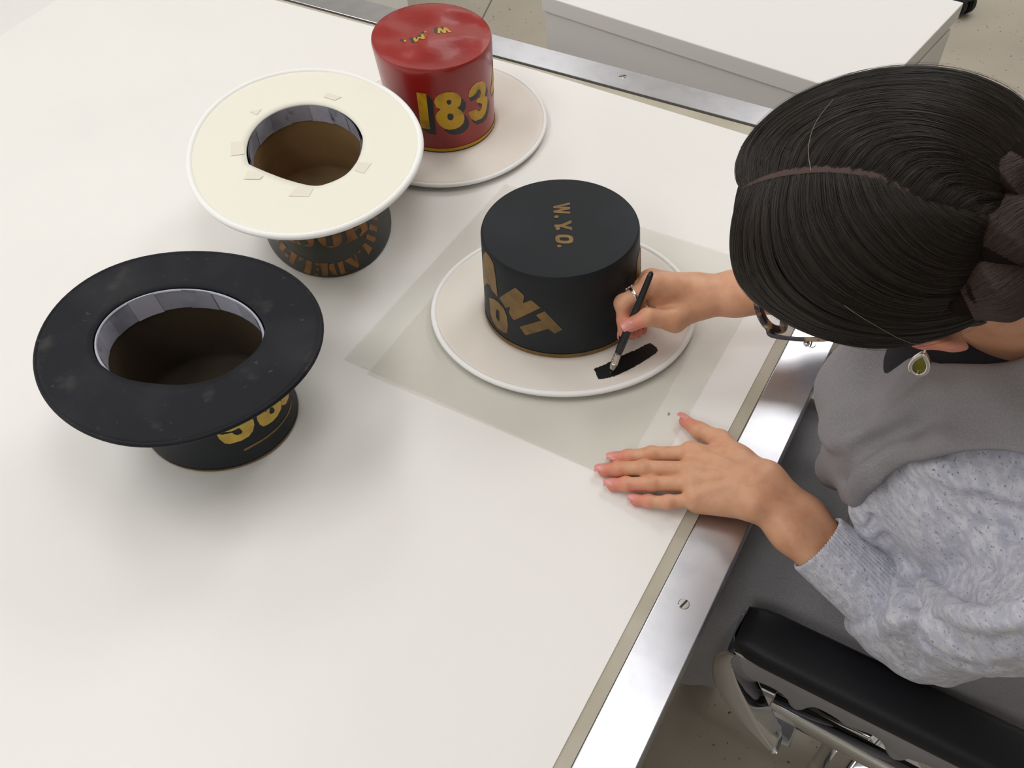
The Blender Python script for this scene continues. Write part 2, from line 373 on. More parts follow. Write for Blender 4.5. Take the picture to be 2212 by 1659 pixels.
def letter(hat, m, outer, holes=(), off=.0004, shadow=None, name='letter', rnd=False, top=None, steps=5):
    if rnd: outer = smooth_ring(outer); holes = [smooth_ring(h) for h in holes]
    def put(o_, h_, off_, mm, nm):
        v, f = tri2d(o_, h_)
        me = mesh([hat.hit(x, y, off_) if top is None else hat.flat(x, y, top) + np.array([0, 0, off_ + hat.topz(x, y)]) for x, y in v], f)
        return hat.part(nm, me, mm)
    g = put(outer, holes, off, m, name)
    if shadow:
        vs, fs = [], []
        for i in range(1, steps + 1):
            k = i / steps; sh = lambda r: [(x + shadow[0] * k, y + shadow[1] * k) for x, y in r]
            v, f = tri2d(sh(outer), [sh(h) for h in holes] if holes else ())
            b = len(vs); o2 = off * .45 - i * 1e-5
            vs += [hat.hit(x, y, o2) if top is None else hat.flat(x, y, top) + np.array([0, 0, o2 + hat.topz(x, y)]) for x, y in v]
            fs += [tuple(q + b for q in t) for t in f]
        hat.part('letter_shadow', mesh(vs, fs), M['shadowpaint'], g).matrix_parent_inverse = Matrix()
    return g

def ell(rx, ry, z, wob=0, ph=0): 
    k = 1 + wob * (np.sin(3 * TH + ph) + .6 * np.sin(5 * TH + 2.1 * ph))
    return np.array([rx * k * np.cos(TH), ry * k * np.sin(TH), np.broadcast_to(z, TH.shape)]).T

def make_brim(hat, m, mcord=None, lift=.004, wave=0, ph=0, thick=.004, wob=.003, cord_r=.0035, inner=None, cords=True, opening=None):
    A, B = hat.brim; a, b = inner or hat.ab(0, -.001); z0 = hat.zb if not hat.inv else hat.h - .006
    rows = []
    fr = np.linspace(0, 1, 9)
    def zf(f): return z0 + lift * f ** 2 + wave * (f ** 1.2) * np.sin(2 * TH + ph) * 1.0
    kk = (np.ones_like(TH) if opening is None else hat.opening(opening, z0, a, b))[:, None] * [1, 1, 0] + np.array([0, 0, 1])
    mix = lambda f: kk * (1 - f) ** 2 + (1 - (1 - f) ** 2)
    for f in fr: rows.append(ell(a + (A - a) * f, b + (B - b) * f, zf(f), wob * f, ph) * mix(f))
    for f in fr[::-1]: rows.append(ell(a + (A - a) * f, b + (B - b) * f, zf(f) - thick, wob * f, ph) * mix(f))
    br = hat.part('brim', lathe(rows, close=True), m)
    if cords:
        e = ell(A - .001, B - .001, zf(1) - thick / 2, wob, ph)
        hat.part('brim_cord', sweep(e, circ(cord_r, 10), closed=True), mcord)
    return br, zf
def make_crown(hat, m, mline, open_end, dent=0, mtop=None, thick=.003):
    rows = [hat.pt(TH, t) for t in np.linspace(0, .97, 14)]
    rows.append(hat.pt(TH, .985, -.0006)); 
    rows.append(hat.pt(TH, 1, -.002))
    if open_end:                              # inverted: wall and closed end, open at the brim
        hat.part('crown', lathe(rows, cap1=True), m)
        ins = [hat.pt(TH, t, -thick) for t in np.linspace(.02, .975, 10)]
        li = hat.part('crown_lining', lathe(ins, cap1=True), mline)
    else:
        hat.part('crown', lathe(rows), m)
        n = 14; tr = []
        for i in range(n + 1):
            f = 1 - i / n; a, b = hat.ab(1, -.0022); x, y = a * f * np.cos(TH), b * f * np.sin(TH)
            tr.append(np.array([x, y, hat.h + dent * dz(x, y) * (1 - f ** 8)]).T)
        tr[0][:, 2] = hat.h - .0002; tr[-1] *= np.array([1e-3, 1e-3, 1])
        hat.part('crown_top', lathe(tr, cap1=True), mtop or m)
def dz(x, y): return np.sin(x * 33 + 1) * np.cos(y * 41 + .6) + .6 * np.sin(x * 62 - y * 45 + 2 * np.sin(y * 31)) + .35 * np.cos(y * 85 + x * 30 + 1.5 * np.sin(x * 50))
def gold_band(hat, t0, t1, m, off=.0006, name='gold_band'):
    rows = [hat.pt(TH, t, off + .0002 * np.sin(9 * TH)[:, None].T[0] * 0) for t in (t0, (t0 + t1) / 2, t1)]
    hat.part(name, lathe(rows), m)
def sweatband(hat, m_even, m_odd, n=18, depth=.22, ph=0):
    sb = hat.part('sweatband', lathe([hat.pt(TH, t, -.0036) for t in (-.004, .05, depth * .5, depth)]), m_odd)
    for i in range(n):
        t0, t1 = 2 * math.pi * (i + .04) / n + ph, 2 * math.pi * (i + 1.06) / n + ph; vs, fs = [], []
        rel = .0007 * (i % 2) + .0004 * random.random(); d1 = depth * (1 + .05 * random.uniform(-1, 1))
        for j in range(7):
            th = t0 + (t1 - t0) * j / 6
            for t in (-.006, depth * .5, d1): vs.append(hat.pt(th, t, -.0044 - rel - .0006 * (j in (0, 6)) * 0))
        for j in range(6):
            for k in range(2): fs.append((j * 3 + k, j * 3 + k + 1, j * 3 + k + 4, j * 3 + k + 3))
        hat.part('band_panel', mesh(vs, fs), m_even if i % 3 else m_odd, sb)

# --- hat being painted
H1 = Hat('black top hat with white brim, being painted, lettered W.Y.O. on top', .0778, .7585, 166, .146, (.1725, .152), (.1030, .0915), (.0955, .0918), False)
H1.topz = lambda x, y: 0
br, zf1 = make_brim(H1, M['pinkfelt'], M['cord'], lift=.003, ph=.6, wob=.004, cord_r=.0040)
make_crown(H1, M['blackfelt'], None, False)
gold_band(H1, .005, .05, M['oldgold'])
z5 = crop(1030, 520, 6.381)
letter(H1, M['oldgold'], z5([(530, 645), (640, 745), (650, 770), (635, 860), (750, 820), (880, 925), (520, 1095), (490, 1075), (440, 985), (460, 910), (395, 930), (370, 880), (310, 795), (330, 770)]))
letter(H1, M['oldgold'], z5([(815, 1025), (935, 970), (1180, 1225), (1075, 1280), (985, 1215), (690, 1300), (665, 1295), (590, 1185), (885, 1100)]))
letter(H1, M['oldgold'], z5([(170, 785), (230, 800), (290, 840), (370, 930), (415, 1040), (430, 1180), (415, 1275), (370, 1265), (280, 1200), (220, 1110), (190, 1000), (180, 900)]), [z5([(280, 940), (310, 975), (315, 1080), (300, 1115), (270, 1060), (265, 980)])])
letter(H1, M['oldgold'], z5([(86, 200), (120, 150), (165, 200), (225, 310), (255, 480), (287, 775), (205, 680), (180, 610), (135, 585), (100, 640), (88, 500)]))
letter(H1, M['oldgold'], [(1377, 560), (1384.5, 530), (1385, 600), (1382, 650), (1374, 600)])
def stroke(a, b, w):
    a, b = np.array(a, float), np.array(b, float); t = (b - a) / np.linalg.norm(b - a); n = np.array([-t[1], t[0]]) * w / 2
    return [a + n, b + n, b - n, a - n]
GW = [(0, 1), (.19, 1), (.30, .42), (.40, 1), (.60, 1), (.70, .42), (.81, 1), (1, 1), (.80, 0), (.61, 0), (.5, .52), (.39, 0), (.20, 0)]
GM = [(0, 0), (0, 1), (.26, 1), (.5, .5), (.74, 1), (1, 1), (1, 0), (.77, 0), (.77, .6), (.5, .12), (.23, .6), (.23, 0)]
GY = [(0, 1), (.30, 1), (.5, .62), (.70, 1), (1, 1), (.64, .4), (.64, 0), (.36, 0), (.36, .4)]
GO = [(.5 + .5 * math.copysign(abs(math.cos(a)) ** .7, math.cos(a)), .5 + .5 * math.copysign(abs(math.sin(a)) ** .7, math.sin(a))) for a in np.linspace(0, 2 * math.pi, 25)[:-1]]
GOi = [(.5 + .2 * math.copysign(abs(math.cos(a)) ** .7, math.cos(a)), .5 + .27 * math.copysign(abs(math.sin(a)) ** .7, math.sin(a))) for a in np.linspace(0, 2 * math.pi, 17)[:-1]]
GDOT = [(.5 + .5 * math.cos(a), .5 + .5 * math.sin(a)) for a in np.linspace(0, 2 * math.pi, 11)[:-1]]
def aff(g, o, x, y): return [(o[0] + a * x[0] + b * y[0], o[1] + a * x[1] + b * y[1]) for a, b in g]
for g, hl, o_, x_, y_ in ((GW, [], (1195, 441), (1, 24), (36, -3)), (GY, [], (1197, 478), (2, 22), (37, -2)), (GO, [GOi], (1199, 507), (1, 19), (39, 1)),
                          (GDOT, [], (1197, 466), (0, 6), (10, -1)), (GDOT, [], (1200, 492), (0, 6), (10, -1)), (GDOT, [], (1203, 529), (0, 6), (10, 0))):
    letter(H1, M['oldgold'], aff(g, o_, x_, y_), [aff(h, o_, x_, y_) for h in hl], top=H1.h, off=.0004)
def ragged(r):
    p = np.array(smooth_ring(r, 8)); return [tuple(x) for x in p + rng.normal(0, .55, p.shape)]
z4 = crop(1260, 560, 5.027)
pv, pf = tri2d(ragged(z4([(122, 1188), (260, 1132), (400, 1055), (560, 987), (640, 947), (715, 912), (750, 925), (785, 950), (805, 975), (797, 1010), (700, 1080), (560, 1165), (420, 1232), (300, 1280), (220, 1297), (170, 1300), (150, 1275), (140, 1240), (128, 1215)])))
pp = []
for x, y in pv:
    q = H1.loc(P(x, y, TZ + .0115)); rr = math.hypot(q[0] / H1.brim[0], q[1] / H1.brim[1]); f = max(0, (rr - .577) / .423)
    zz = H1.zb + .003 * f * f + .0005; q = H1.loc(P(x, y, TZ + zz)); pp.append(q)
H1.part('wet_paint_stroke', mesh(pp, pf), M['wetpaint'])

# --- red hat
H2 = Hat('battered red varnished top hat with white brim and gold numerals starting 183', -.0655, 1.2275, -66, .160, (.187, .168), (.096, .084), (.1100, .0915), False)
H2.topz = lambda x, y:   .0030 * float(dz(*[np.float64(k) for k in H2.flat(x, y, H2.h)[:2]]))
make_brim(H2, M['pinkfelt'], M['cord'], lift=.003, ph=1.6, wob=.004, cord_r=.0034)
make_crown(H2, M['red'], None, False, dent=.0030, mtop=M['redtop'])
gold_band(H2, .005, .05, M['gold']); gold_band(H2, -.005, .012, M['shadowpaint'], .0008, 'dark_edge')
z3 = crop(880, 150, 8.295)
letter(H2, M['gold'], z3([(160, 410), (335, 440), (405, 1075), (240, 1045), (205, 740)]), shadow=(14, 12))
letter(H2, M['gold'], z3([(480, 590), (500, 510), (570, 450), (700, 410), (830, 408), (910, 440), (965, 510), (965, 580), (940, 650), (890, 690), (960, 735), (1010, 800), (1025, 880), (1005, 960), (940, 1030), (850, 1070), (750, 1082), (660, 1060), (580, 1000), (520, 920), (505, 850), (530, 780), (595, 715), (520, 680)]),
       [z3([(700, 560), (740, 540), (790, 560), (785, 610), (745, 640), (705, 605)]), z3([(725, 800), (770, 788), (820, 810), (830, 850), (810, 905), (765, 915), (725, 890), (715, 840)])], shadow=(10, 11))
letter(H2, M['gold'], z3([(1095, 470), (1110, 390), (1160, 310), (1230, 240), (1330, 203), (1390, 240), (1410, 310), (1400, 400), (1385, 470), (1430, 490), (1438, 570), (1420, 700), (1390, 800), (1330, 880), (1220, 925), (1140, 880), (1095, 790), (1100, 760), (1245, 710), (1250, 740), (1290, 750), (1330, 690), (1340, 620), (1300, 600), (1250, 600), (1235, 545), (1300, 490), (1315, 420), (1300, 360), (1260, 365), (1235, 420), (1180, 475), (1105, 510)]), shadow=(4, 8))
q4 = H2.hit(1058, 196, 0); th4 = math.atan2(q4[1] / .09, q4[0] / .1) + .07      # the 4 runs on round the far side
def around(hat, m, poly, th0, t0, w, hgt, off, name, holes=(), parent=None):
    v, f = tri2d([(a * 100, b * 100) for a, b in poly], [[(a * 100, b * 100) for a, b in h] for h in holes], 6); r = sum(hat.ab(.5)) / 2
    return hat.part(name, mesh([hat.pt(th0 + x / 100 * w / r, t0 + y / 100 * hgt / (hat.ze - hat.zb), off) for x, y in v], f), m, parent)
G4, G4H = [(0, .36), (.58, 1), (.86, 1), (.86, .42), (1, .42), (1, .20), (.86, .20), (.86, 0), (.56, 0), (.56, .20), (0, .20)], [(.30, .42), (.56, .42), (.56, .72)]
g4 = around(H2, M['gold'], G4, th4, .36, .042, .058, .0004, 'letter', [G4H])
around(H2, M['shadowpaint'], [(a + .12, b - .13) for a, b in G4], th4, .36, .042, .058, .0002, 'letter_shadow', [[(a + .12, b - .13) for a, b in G4H]], g4)
for g, hl, o_, x_, y_ in ((GW, [], (970, 57), (-30, 7), (6, 13)), (GM, [], (914, 76), (-22, 7), (6, 15)), (GDOT, [], (920, 67), (-5, 2), (3, 5)), (GDOT, [], (876, 85), (-5, 2), (3, 5))):
    letter(H2, M['gold'], aff(g, o_, x_, y_), top=H2.h, off=.0006, shadow=(-8, -2))

# --- upturned hat with white brim
H3 = Hat('upturned dark hat with cream-white brim and brown arched lettering', -.2515, 1.0015, -72.5, .1430, (.2040, .1600), (.1110, .0815), (.1315, .0945), True)
make_brim(H3, M['whitefelt'], M['cord'], lift=.002, wave=.0035, ph=.8, wob=.004, cord_r=.0045, opening=[(528, 330), (533, 290), (565, 245), (620, 222), (680, 214), (730, 225), (765, 259), (783, 293), (777, 337), (750, 375), (706, 397), (673, 401), (620, 388), (565, 367), (531, 350)])
make_crown(H3, M['greenblack'], M['lining'], True)
sweatband(H3, M['band'], M['bandlight'], n=16, depth=.2)
z2 = crop(570, 430, 7.373)
for g in ([(1700, 250), (1815, 290), (1810, 360), (1695, 320)], [(1685, 395), (1805, 440), (1800, 525), (1670, 480)], [(1640, 555), (1785, 615), (1760, 695), (1620, 625)],
          [(1610, 695), (1730, 780), (1665, 890), (1640, 840), (1560, 740)], [(1280, 985), (1390, 925), (1520, 1050), (1510, 1085), (1480, 1095)], [(1425, 890), (1455, 865), (1512, 1040), (1480, 1010)],
          [(1490, 840), (1530, 790), (1540, 850), (1500, 870)], [(1170, 1015), (1255, 985), (1295, 1165), (1340, 1160), (1230, 1205)], [(1040, 1040), (1115, 1020), (1130, 1100), (1175, 1220), (1090, 1190), (1040, 1110)],
          [(890, 1020), (1015, 1020), (1020, 1225), (940, 1225)], [(800, 1020), (870, 1012), (895, 1060), (840, 1060)], [(830, 1100), (880, 1110), (862, 1160)], [(815, 1180), (880, 1210), (830, 1215)],
          [(680, 970), (770, 1000), (740, 1200), (635, 1160), (660, 1100)], [(560, 915), (640, 945), (620, 970), (560, 980)], [(440, 820), (535, 890), (470, 1050), (400, 1000)], [(340, 850), (400, 890), (385, 940), (330, 900)],
          [(285, 680), (365, 760), (295, 840), (240, 775)], [(160, 590), (250, 590), (260, 650), (205, 690)],
          [(1500, 250), (1600, 300), (1660, 480), (1540, 600), (1520, 580), (1560, 500), (1480, 330)], [(1200, 380), (1370, 330), (1420, 480), (1500, 620), (1310, 715), (1330, 640), (1290, 490)], [(1405, 495), (1530, 420), (1535, 445), (1420, 522)],
          [(800, 480), (950, 440), (985, 650), (1000, 740), (940, 740), (870, 670)], [(1030, 430), (1170, 400), (1240, 580), (1240, 680), (1180, 755), (1110, 740), (1100, 640)], [(940, 740), (1180, 753), (1060, 778)],
          [(560, 540), (720, 520), (800, 640), (800, 720), (740, 770), (630, 735), (720, 720), (690, 660), (610, 630)], [(520, 660), (560, 670), (600, 720), (560, 730), (520, 700)], [(340, 570), (440, 560), (480, 650), (520, 700), (440, 690), (360, 630)]):
    letter(H3, M['brownletter'], z2(g))
z1c = crop(380, 130, 2.6976)
for g in ([(320, 478), (395, 468), (400, 545), (322, 556)], [(420, 640), (510, 672), (490, 692), (395, 690)], [(705, 735), (800, 745), (775, 795), (655, 790)], [(880, 188), (965, 212), (925, 232), (860, 212)], [(1060, 590), (1140, 600), (1095, 660), (1040, 640)], [(430, 300), (500, 285), (470, 320)]):
    pts = [H3.loc(P(x, y, TZ + H3.h - .0052)) for x, y in z1c(g)]
    v_, f_ = tri2d([(p[0] * 1000, p[1] * 1000) for p in pts], maxlen=6); vs = []
    for x, y in v_:
        x, y = x / 1000, y / 1000; f = max(0, (math.hypot(x / H3.brim[0], y / H3.brim[1]) - .53) / .47); th = math.atan2(y / H3.brim[1], x / H3.brim[0])
        vs.append((x, y, H3.h - .006 + .002 * f ** 2 + .0035 * f ** 1.2 * math.sin(2 * th + .8) + .0006))
    H3.part('tape_patch', mesh(vs, f_), M['tape'])

# --- upturned all-black hat
H4 = Hat('upturned worn black hat with black brim and bright gold numerals', -.3650, .6478, 152, .1460, (.1690, .1410), (.1070, .0785), (.1010, .0865), True)
make_brim(H4, M['wornblack'], M['wornblack'], lift=.002, wave=.004, ph=2.0, wob=.006, cord_r=.0028, thick=.005, opening=[(192, 716), (197, 697), (225, 666), (272, 639), (322, 616), (372, 608), (438, 608), (488, 625), (537, 652), (569, 686), (571, 719), (557, 752), (521, 785), (471, 815), (405, 830), (338, 829), (272, 818), (232, 798), (206, 772)])
make_crown(H4, M['blackfelt'], M['darklining'], True)
sweatband(H4, M['band'], M['bandlight'], n=17, depth=.22)
hp = sweep(H4.pt(TH, .006, -.0040), circ(.0016, 6), closed=True); H4.part('sweatband_edge', hp, M['bandlight'])
z1 = crop(440, 820, 7.9)
letter(H4, M['brightgold'], z1([(230, 880), (600, 690), (700, 600), (790, 590), (850, 690), (865, 770), (840, 880), (770, 970), (650, 1040), (450, 1100), (360, 1090), (270, 1020), (215, 930), (325, 942), (485, 905), (520, 935), (575, 948), (635, 925), (668, 890), (640, 855), (600, 825), (530, 860), (470, 885), (330, 900)]))
letter(H4, M['brightgold'], z1([(845, 590), (1000, 420), (1250, 240), (1330, 400), (1320, 500), (1260, 620), (1180, 710), (1090, 770), (1020, 800), (960, 770), (915, 690), (905, 635), (850, 605)]), [z1([(1120, 560), (1130, 480), (1180, 470), (1215, 520), (1190, 570), (1140, 590)]), z1([(1040, 520), (1070, 500), (1075, 540), (1055, 555)])])
letter(H4, M['brightgold'], z1([(1310, 250), (1460, 140), (1450, 310), (1400, 420), (1335, 440)]))
arc = spline([(690, 1205), (850, 1120), (1050, 1000), (1200, 880), (1330, 750), (1430, 600), (1480, 470), (1490, 380)], 24)
tn = np.gradient(arc, axis=0); tn /= np.linalg.norm(tn, axis=1)[:, None]; nn = np.stack([-tn[:, 1], tn[:, 0]], 1) * np.linspace(18, 8, 24)[:, None]
letter(H4, M['oldgold'], z1([tuple(x) for x in arc + nn] + [tuple(x) for x in (arc - nn)[::-1]]), name='gold_line')
gold_band(H4, .965, .985, M['oldgold'], .0005)
# ------------------------------------------------------------------ implicit-surface modelling (for the person and the clothes)
class SDF:
    def __init__(s): s.ops = []
    def cone(s, a, b, ra, rb=None, k=.008): s.ops.append(('c', np.array(a, float), np.array(b, float), ra, ra if rb is None else rb, k)); return s
    def ball(s, c, r, k=.008): return s.cone(c, np.array(c) + 1e-5, r, r, k)
    def chain(s, pts, rs, k=.008, k0=None):
        for i in range(len(pts) - 1): s.cone(pts[i], pts[i + 1], rs[i], rs[i + 1], k0 if (i == 0 and k0 is not None) else k)
        return s
    def stroke(s, pts, r0, r1=None, n=10, k=.01, sub=False, env=True):   # smooth ridge (or crease) along a spline
        p = spline(pts, n); t = np.linspace(0, 1, n); rr = r0 + ((r1 if r1 is not None else r0) - r0) * t
        if env: rr = rr * (.35 + .65 * np.sin(np.pi * np.clip(t, .04, .96)))
        s.ops.append(('s' if sub else 'p', p, rr, k)); return s
    def ell(s, c, r, axes=None, k=.008, sub=False):
        s.ops.append(('E' if sub else 'e', np.array(c, float), np.array(r, float), np.eye(3) if axes is None else np.array(axes, float), k)); return s
    def cut(s, other, k=.004): s.ops.append(('x', other, k)); return s
    def keep(s, other, k=.004): s.ops.append(('k', other, k)); return s
    def add(s, other, k=.01): s.ops.append(('a', other, k)); return s
    def half(s, pt, nrm, k=.004):             # removes the side the normal points to
        s.ops.append(('h', np.array(pt, float), np.array(nrm, float) / np.linalg.norm(nrm), k)); return s
    def wave(s, fn): s.ops.append(('w', fn)); return s
    @staticmethod
    def _cap(p, a, b, ra, rb):
        ba = b - a; l = max(ba @ ba, 1e-12); h = np.clip((p - a) @ ba / l, 0, 1)
        return np.linalg.norm(p - a - h[:, None] * ba, axis=1) - (ra + (rb - ra) * h)
    def ev(s, p):
        d = np.full(len(p), 9.0)
        mn = lambda a, b, k: np.minimum(a, b) - np.maximum(k - np.abs(a - b), 0) ** 2 / (4 * k)
        mx = lambda a, b, k: np.maximum(a, b) + np.maximum(k - np.abs(a - b), 0) ** 2 / (4 * k)
        for o in s.ops:
            if o[0] == 'c': d = mn(d, s._cap(p, *o[1:5]), o[5])
            elif o[0] in 'ps':
                q = np.full(len(p), 9.0)
                for i in range(len(o[1]) - 1): q = np.minimum(q, s._cap(p, o[1][i], o[1][i + 1], o[2][i], o[2][i + 1]))
                d = mn(d, q, o[3]) if o[0] == 'p' else mx(d, -q, o[3])
            elif o[0] in 'eE':
                q = (p - o[1]) @ o[3].T; k0 = np.linalg.norm(q / o[2], axis=1); k1 = np.linalg.norm(q / o[2] ** 2, axis=1)
                e = np.where(k0 < 1e-6, -o[2].min(), k0 * (k0 - 1) / np.maximum(k1, 1e-9))
                d = mn(d, e, o[4]) if o[0] == 'e' else mx(d, -e, o[4])
            elif o[0] == 'x': d = mx(d, -o[1].ev(p), o[2])
            elif o[0] == 'k': d = mx(d, o[1].ev(p), o[2])
            elif o[0] == 'a': d = mn(d, o[1].ev(p), o[2])
            elif o[0] == 'h': d = mx(d, (p - o[1]) @ o[2], o[3])
            elif o[0] == 'w': d = d + o[1](p)
        return d
    def bounds(s, pad=.02):
        lo, hi = np.full(3, 9.0), np.full(3, -9.0)
        for o in s.ops:
            if o[0] == 'c': q, r = np.array([o[1], o[2]]), max(o[3], o[4])
            elif o[0] == 'p': q, r = o[1], o[2].max()
            elif o[0] == 'e': q, r = o[1][None], o[2].max()
            elif o[0] == 'a': q, r = np.array(o[1].bounds(0)), 0
            else: continue
            lo = np.minimum(lo, q.min(0) - r); hi = np.maximum(hi, q.max(0) + r)
        return lo - pad, hi + pad
    def surface(s, h, box=None):
        lo, hi = box or s.bounds(); G = 4
        n = np.ceil((hi - lo) / (h * G)).astype(int) + 1
        ax = [lo[i] + h * G * np.arange(n[i]) for i in range(3)]
        g = np.stack(np.meshgrid(*ax, indexing='ij'), -1).reshape(-1, 3)
        dc = s.ev(g).reshape(n); m = np.abs(dc) < h * G * 2.6
        mm = np.zeros(n - 1, bool)
        for a in (0, 1):
            for b in (0, 1):
                for c in (0, 1): mm |= m[a:n[0] - 1 + a, b:n[1] - 1 + b, c:n[2] - 1 + c]
        N = (n - 1) * G + 1
        big = np.sign(dc[:-1, :-1, :-1]).repeat(G, 0).repeat(G, 1).repeat(G, 2).astype(np.float32)
        V = np.ones(N, np.float32); V[:-1, :-1, :-1] = big
        mf = np.zeros(N, bool); idx = np.argwhere(mm)
        for a in range(G + 1):
            for b in range(G + 1):
                for c in range(G + 1): mf[idx[:, 0] * G + a, idx[:, 1] * G + b, idx[:, 2] * G + c] = True
        q = np.argwhere(mf); out = np.empty(len(q), np.float32)
        for i in range(0, len(q), 200000): out[i:i + 200000] = s.ev(lo + h * q[i:i + 200000])
        V[mf] = out
        # surface nets
        ins = V < 0
        cn = ins[:-1, :-1, :-1].astype(np.int8)
        tot = np.zeros(np.array(N) - 1, np.int8)
        for a in (0, 1):
            for b in (0, 1):
                for c in (0, 1): tot += ins[a:N[0] - 1 + a, b:N[1] - 1 + b, c:N[2] - 1 + c]
        act = np.argwhere((tot > 0) & (tot < 8)); vid = np.full(tot.shape, -1, np.int64); vid[tuple(act.T)] = np.arange(len(act))
        acc = np.zeros((len(act), 3)); cnt = np.zeros(len(act))
        cs = [(a, b, c) for a in (0, 1) for b in (0, 1) for c in (0, 1)]
        val = {c: V[act[:, 0] + c[0], act[:, 1] + c[1], act[:, 2] + c[2]] for c in cs}
        for c0 in cs:
            for k in range(3):
                if c0[k] == 0:
                    c1 = list(c0); c1[k] = 1; c1 = tuple(c1); a, b = val[c0], val[c1]; x = (a < 0) != (b < 0)
                    t = np.where(x, a / np.where(x, a - b, 1), 0); p = np.array(c0, float)[None].repeat(len(act), 0); p[:, k] = t
                    acc[x] += p[x]; cnt[x] += 1
        verts = lo + h * (act + acc / np.maximum(cnt, 1)[:, None])
        F_ = []
        for k in range(3):
            sl0 = [slice(1, -1)] * 3; sl0[k] = slice(0, N[k] - 1); sl1 = list(sl0); sl1[k] = slice(1, N[k])
            a, b = ins[tuple(sl0)], ins[tuple(sl1)]; e = np.argwhere(a != b); s0 = a[tuple(e.T)]
            off = np.ones(3, int); off[k] = 0; e = e + off
            i, j = [x for x in range(3) if x != k]
            def cell(di, dj):
                q = e.copy(); q[:, i] -= di; q[:, j] -= dj; return vid[tuple(q.T)]
            quad = np.stack([cell(1, 1), cell(0, 1), cell(0, 0), cell(1, 0)], 1)
            fl_ = s0 if k != 1 else ~s0
            quad[~fl_] = quad[~fl_][:, ::-1]; F_.append(quad)
        F_ = np.concatenate(F_); F_ = F_[(F_ >= 0).all(1)]
        return verts, F_.astype(np.int64)
def relax(v, f, it=2, lam=.5):
    e = np.concatenate([f[:, [0, 1]], f[:, [1, 2]], f[:, [2, 3]], f[:, [3, 0]]])
    for _ in range(it):
        a = np.zeros_like(v); c = np.zeros(len(v))
        for k in range(3): a[:, k] = np.bincount(e[:, 0], v[e[:, 1], k], len(v)) + np.bincount(e[:, 1], v[e[:, 0], k], len(v))
        c = np.bincount(e[:, 0], minlength=len(v)) + np.bincount(e[:, 1], minlength=len(v))
        v = v + lam * (a / np.maximum(c, 1)[:, None] - v)
    return v
def sdf_mesh(s, h, it=1, box=None):
    v, f = s.surface(h, box); return mesh(relax(v, f, it), f)
def join_np(parts):
    vs, fs, b = [], [], 0
    for v, f in parts: vs.append(v); fs.append(f + b); b += len(v)
    return np.concatenate(vs), np.concatenate(fs)

# ------------------------------------------------------------------ cabinet, bench, chair
cz = .70
ca, cb, cc = P(1175, -11, cz), P(1880, 212, cz), P(2048, -1, cz)
ex = (ca - cb)[:2] / np.linalg.norm((ca - cb)[:2]); ey = np.array([ex[1], -ex[0]]); ey *= np.sign(ey @ (cc - cb)[:2])
cw, cd = np.linalg.norm((ca - cb)[:2]), abs(ey @ (cc - cb)[:2])
cab = thing('cabinet', 'white low cabinet with panelled side, standing on the floor beyond the table', 'cabinet', (*(cb[:2] + ex * cw / 2 + ey * cd / 2), 0))
def cq(x0, x1, y0, y1): return [tuple(cb[:2] + ex * a + ey * b) for a, b in ((x0, y0), (x1, y0), (x1, y1), (x0, y1))]
wpart('worktop', prism(cq(-.004, cw + .004, -.004, cd + .004), cz - .035, cz, .002), M['cabinet'], cab)
wpart('body', prism(cq(.004, cw - .002, .006, cd - .004), .06, cz - .0352, .001), M['cabinet'], cab)
wpart('plinth', prism(cq(.03, cw - .03, .04, cd - .03), 0, .06), M['cabinet'], cab)
wpart('front_panel', prism(cq(.002, cw - .002, .001, .006), .07, cz - .037, .0005), M['cabinet'], cab)
for k, (z0, z1) in enumerate(((.08, .26), (.27, .45), (.46, .655))):
    wpart('side_panel', prism(cq(-.004, .004, .02, cd - .02), z0, z1, .0015), M['cabinet'], cab)
bz = .55
b0 = P(0, 76, bz)[:2]; bdir = UH
bc = UV(.83, VL + .36, 0)
bench = thing('storage_bench', 'pale grey-white bench past the curved end of the work table', 'bench', bc)
wpart('bench_top', box_uv(.2, 2.4, VL + .12, VL + 1.6, .62, .66), M['cabinet'], bench)
wpart('bench_body', box_uv(.24, 2.36, VL + .15, VL + 1.56, 0, .62), M['cabinet'], bench)
# small castor seen past the cabinet
kc = P(2078, 6, .04)
kr = thing('castor', 'black twin castor on the concrete floor beyond the white cabinet', 'castor', (kc[0], kc[1], 0))
ax_ = np.array([.95, .3, 0.])
for q in (-.02, .02):
    bm = bmesh.new(); bmesh.ops.create_cone(bm, cap_ends=True, segments=24, radius1=.04, radius2=.04, depth=.026)
    bmesh.ops.bevel(bm, geom=[e for e in bm.edges if len(e.link_faces) == 2 and any(len(f.verts) > 4 for f in e.link_faces)], offset=.006, segments=2, affect='EDGES')
    me = bm_mesh(bm, False); me.transform(Matrix.Translation((kc[0] + ax_[0] * q, kc[1] + ax_[1] * q, .04)) @ Vector(ax_).to_track_quat('Z', 'Y').to_matrix().to_4x4())
    wpart('wheel', me, M['rubber'], kr)
wpart('housing', sweep([(kc[0] - .03 * ax_[0], kc[1] - .03 * ax_[1], .075), (kc[0] + .03 * ax_[0], kc[1] + .03 * ax_[1], .075)], rrect(.045, .012, .01)), M['rubber'], kr)

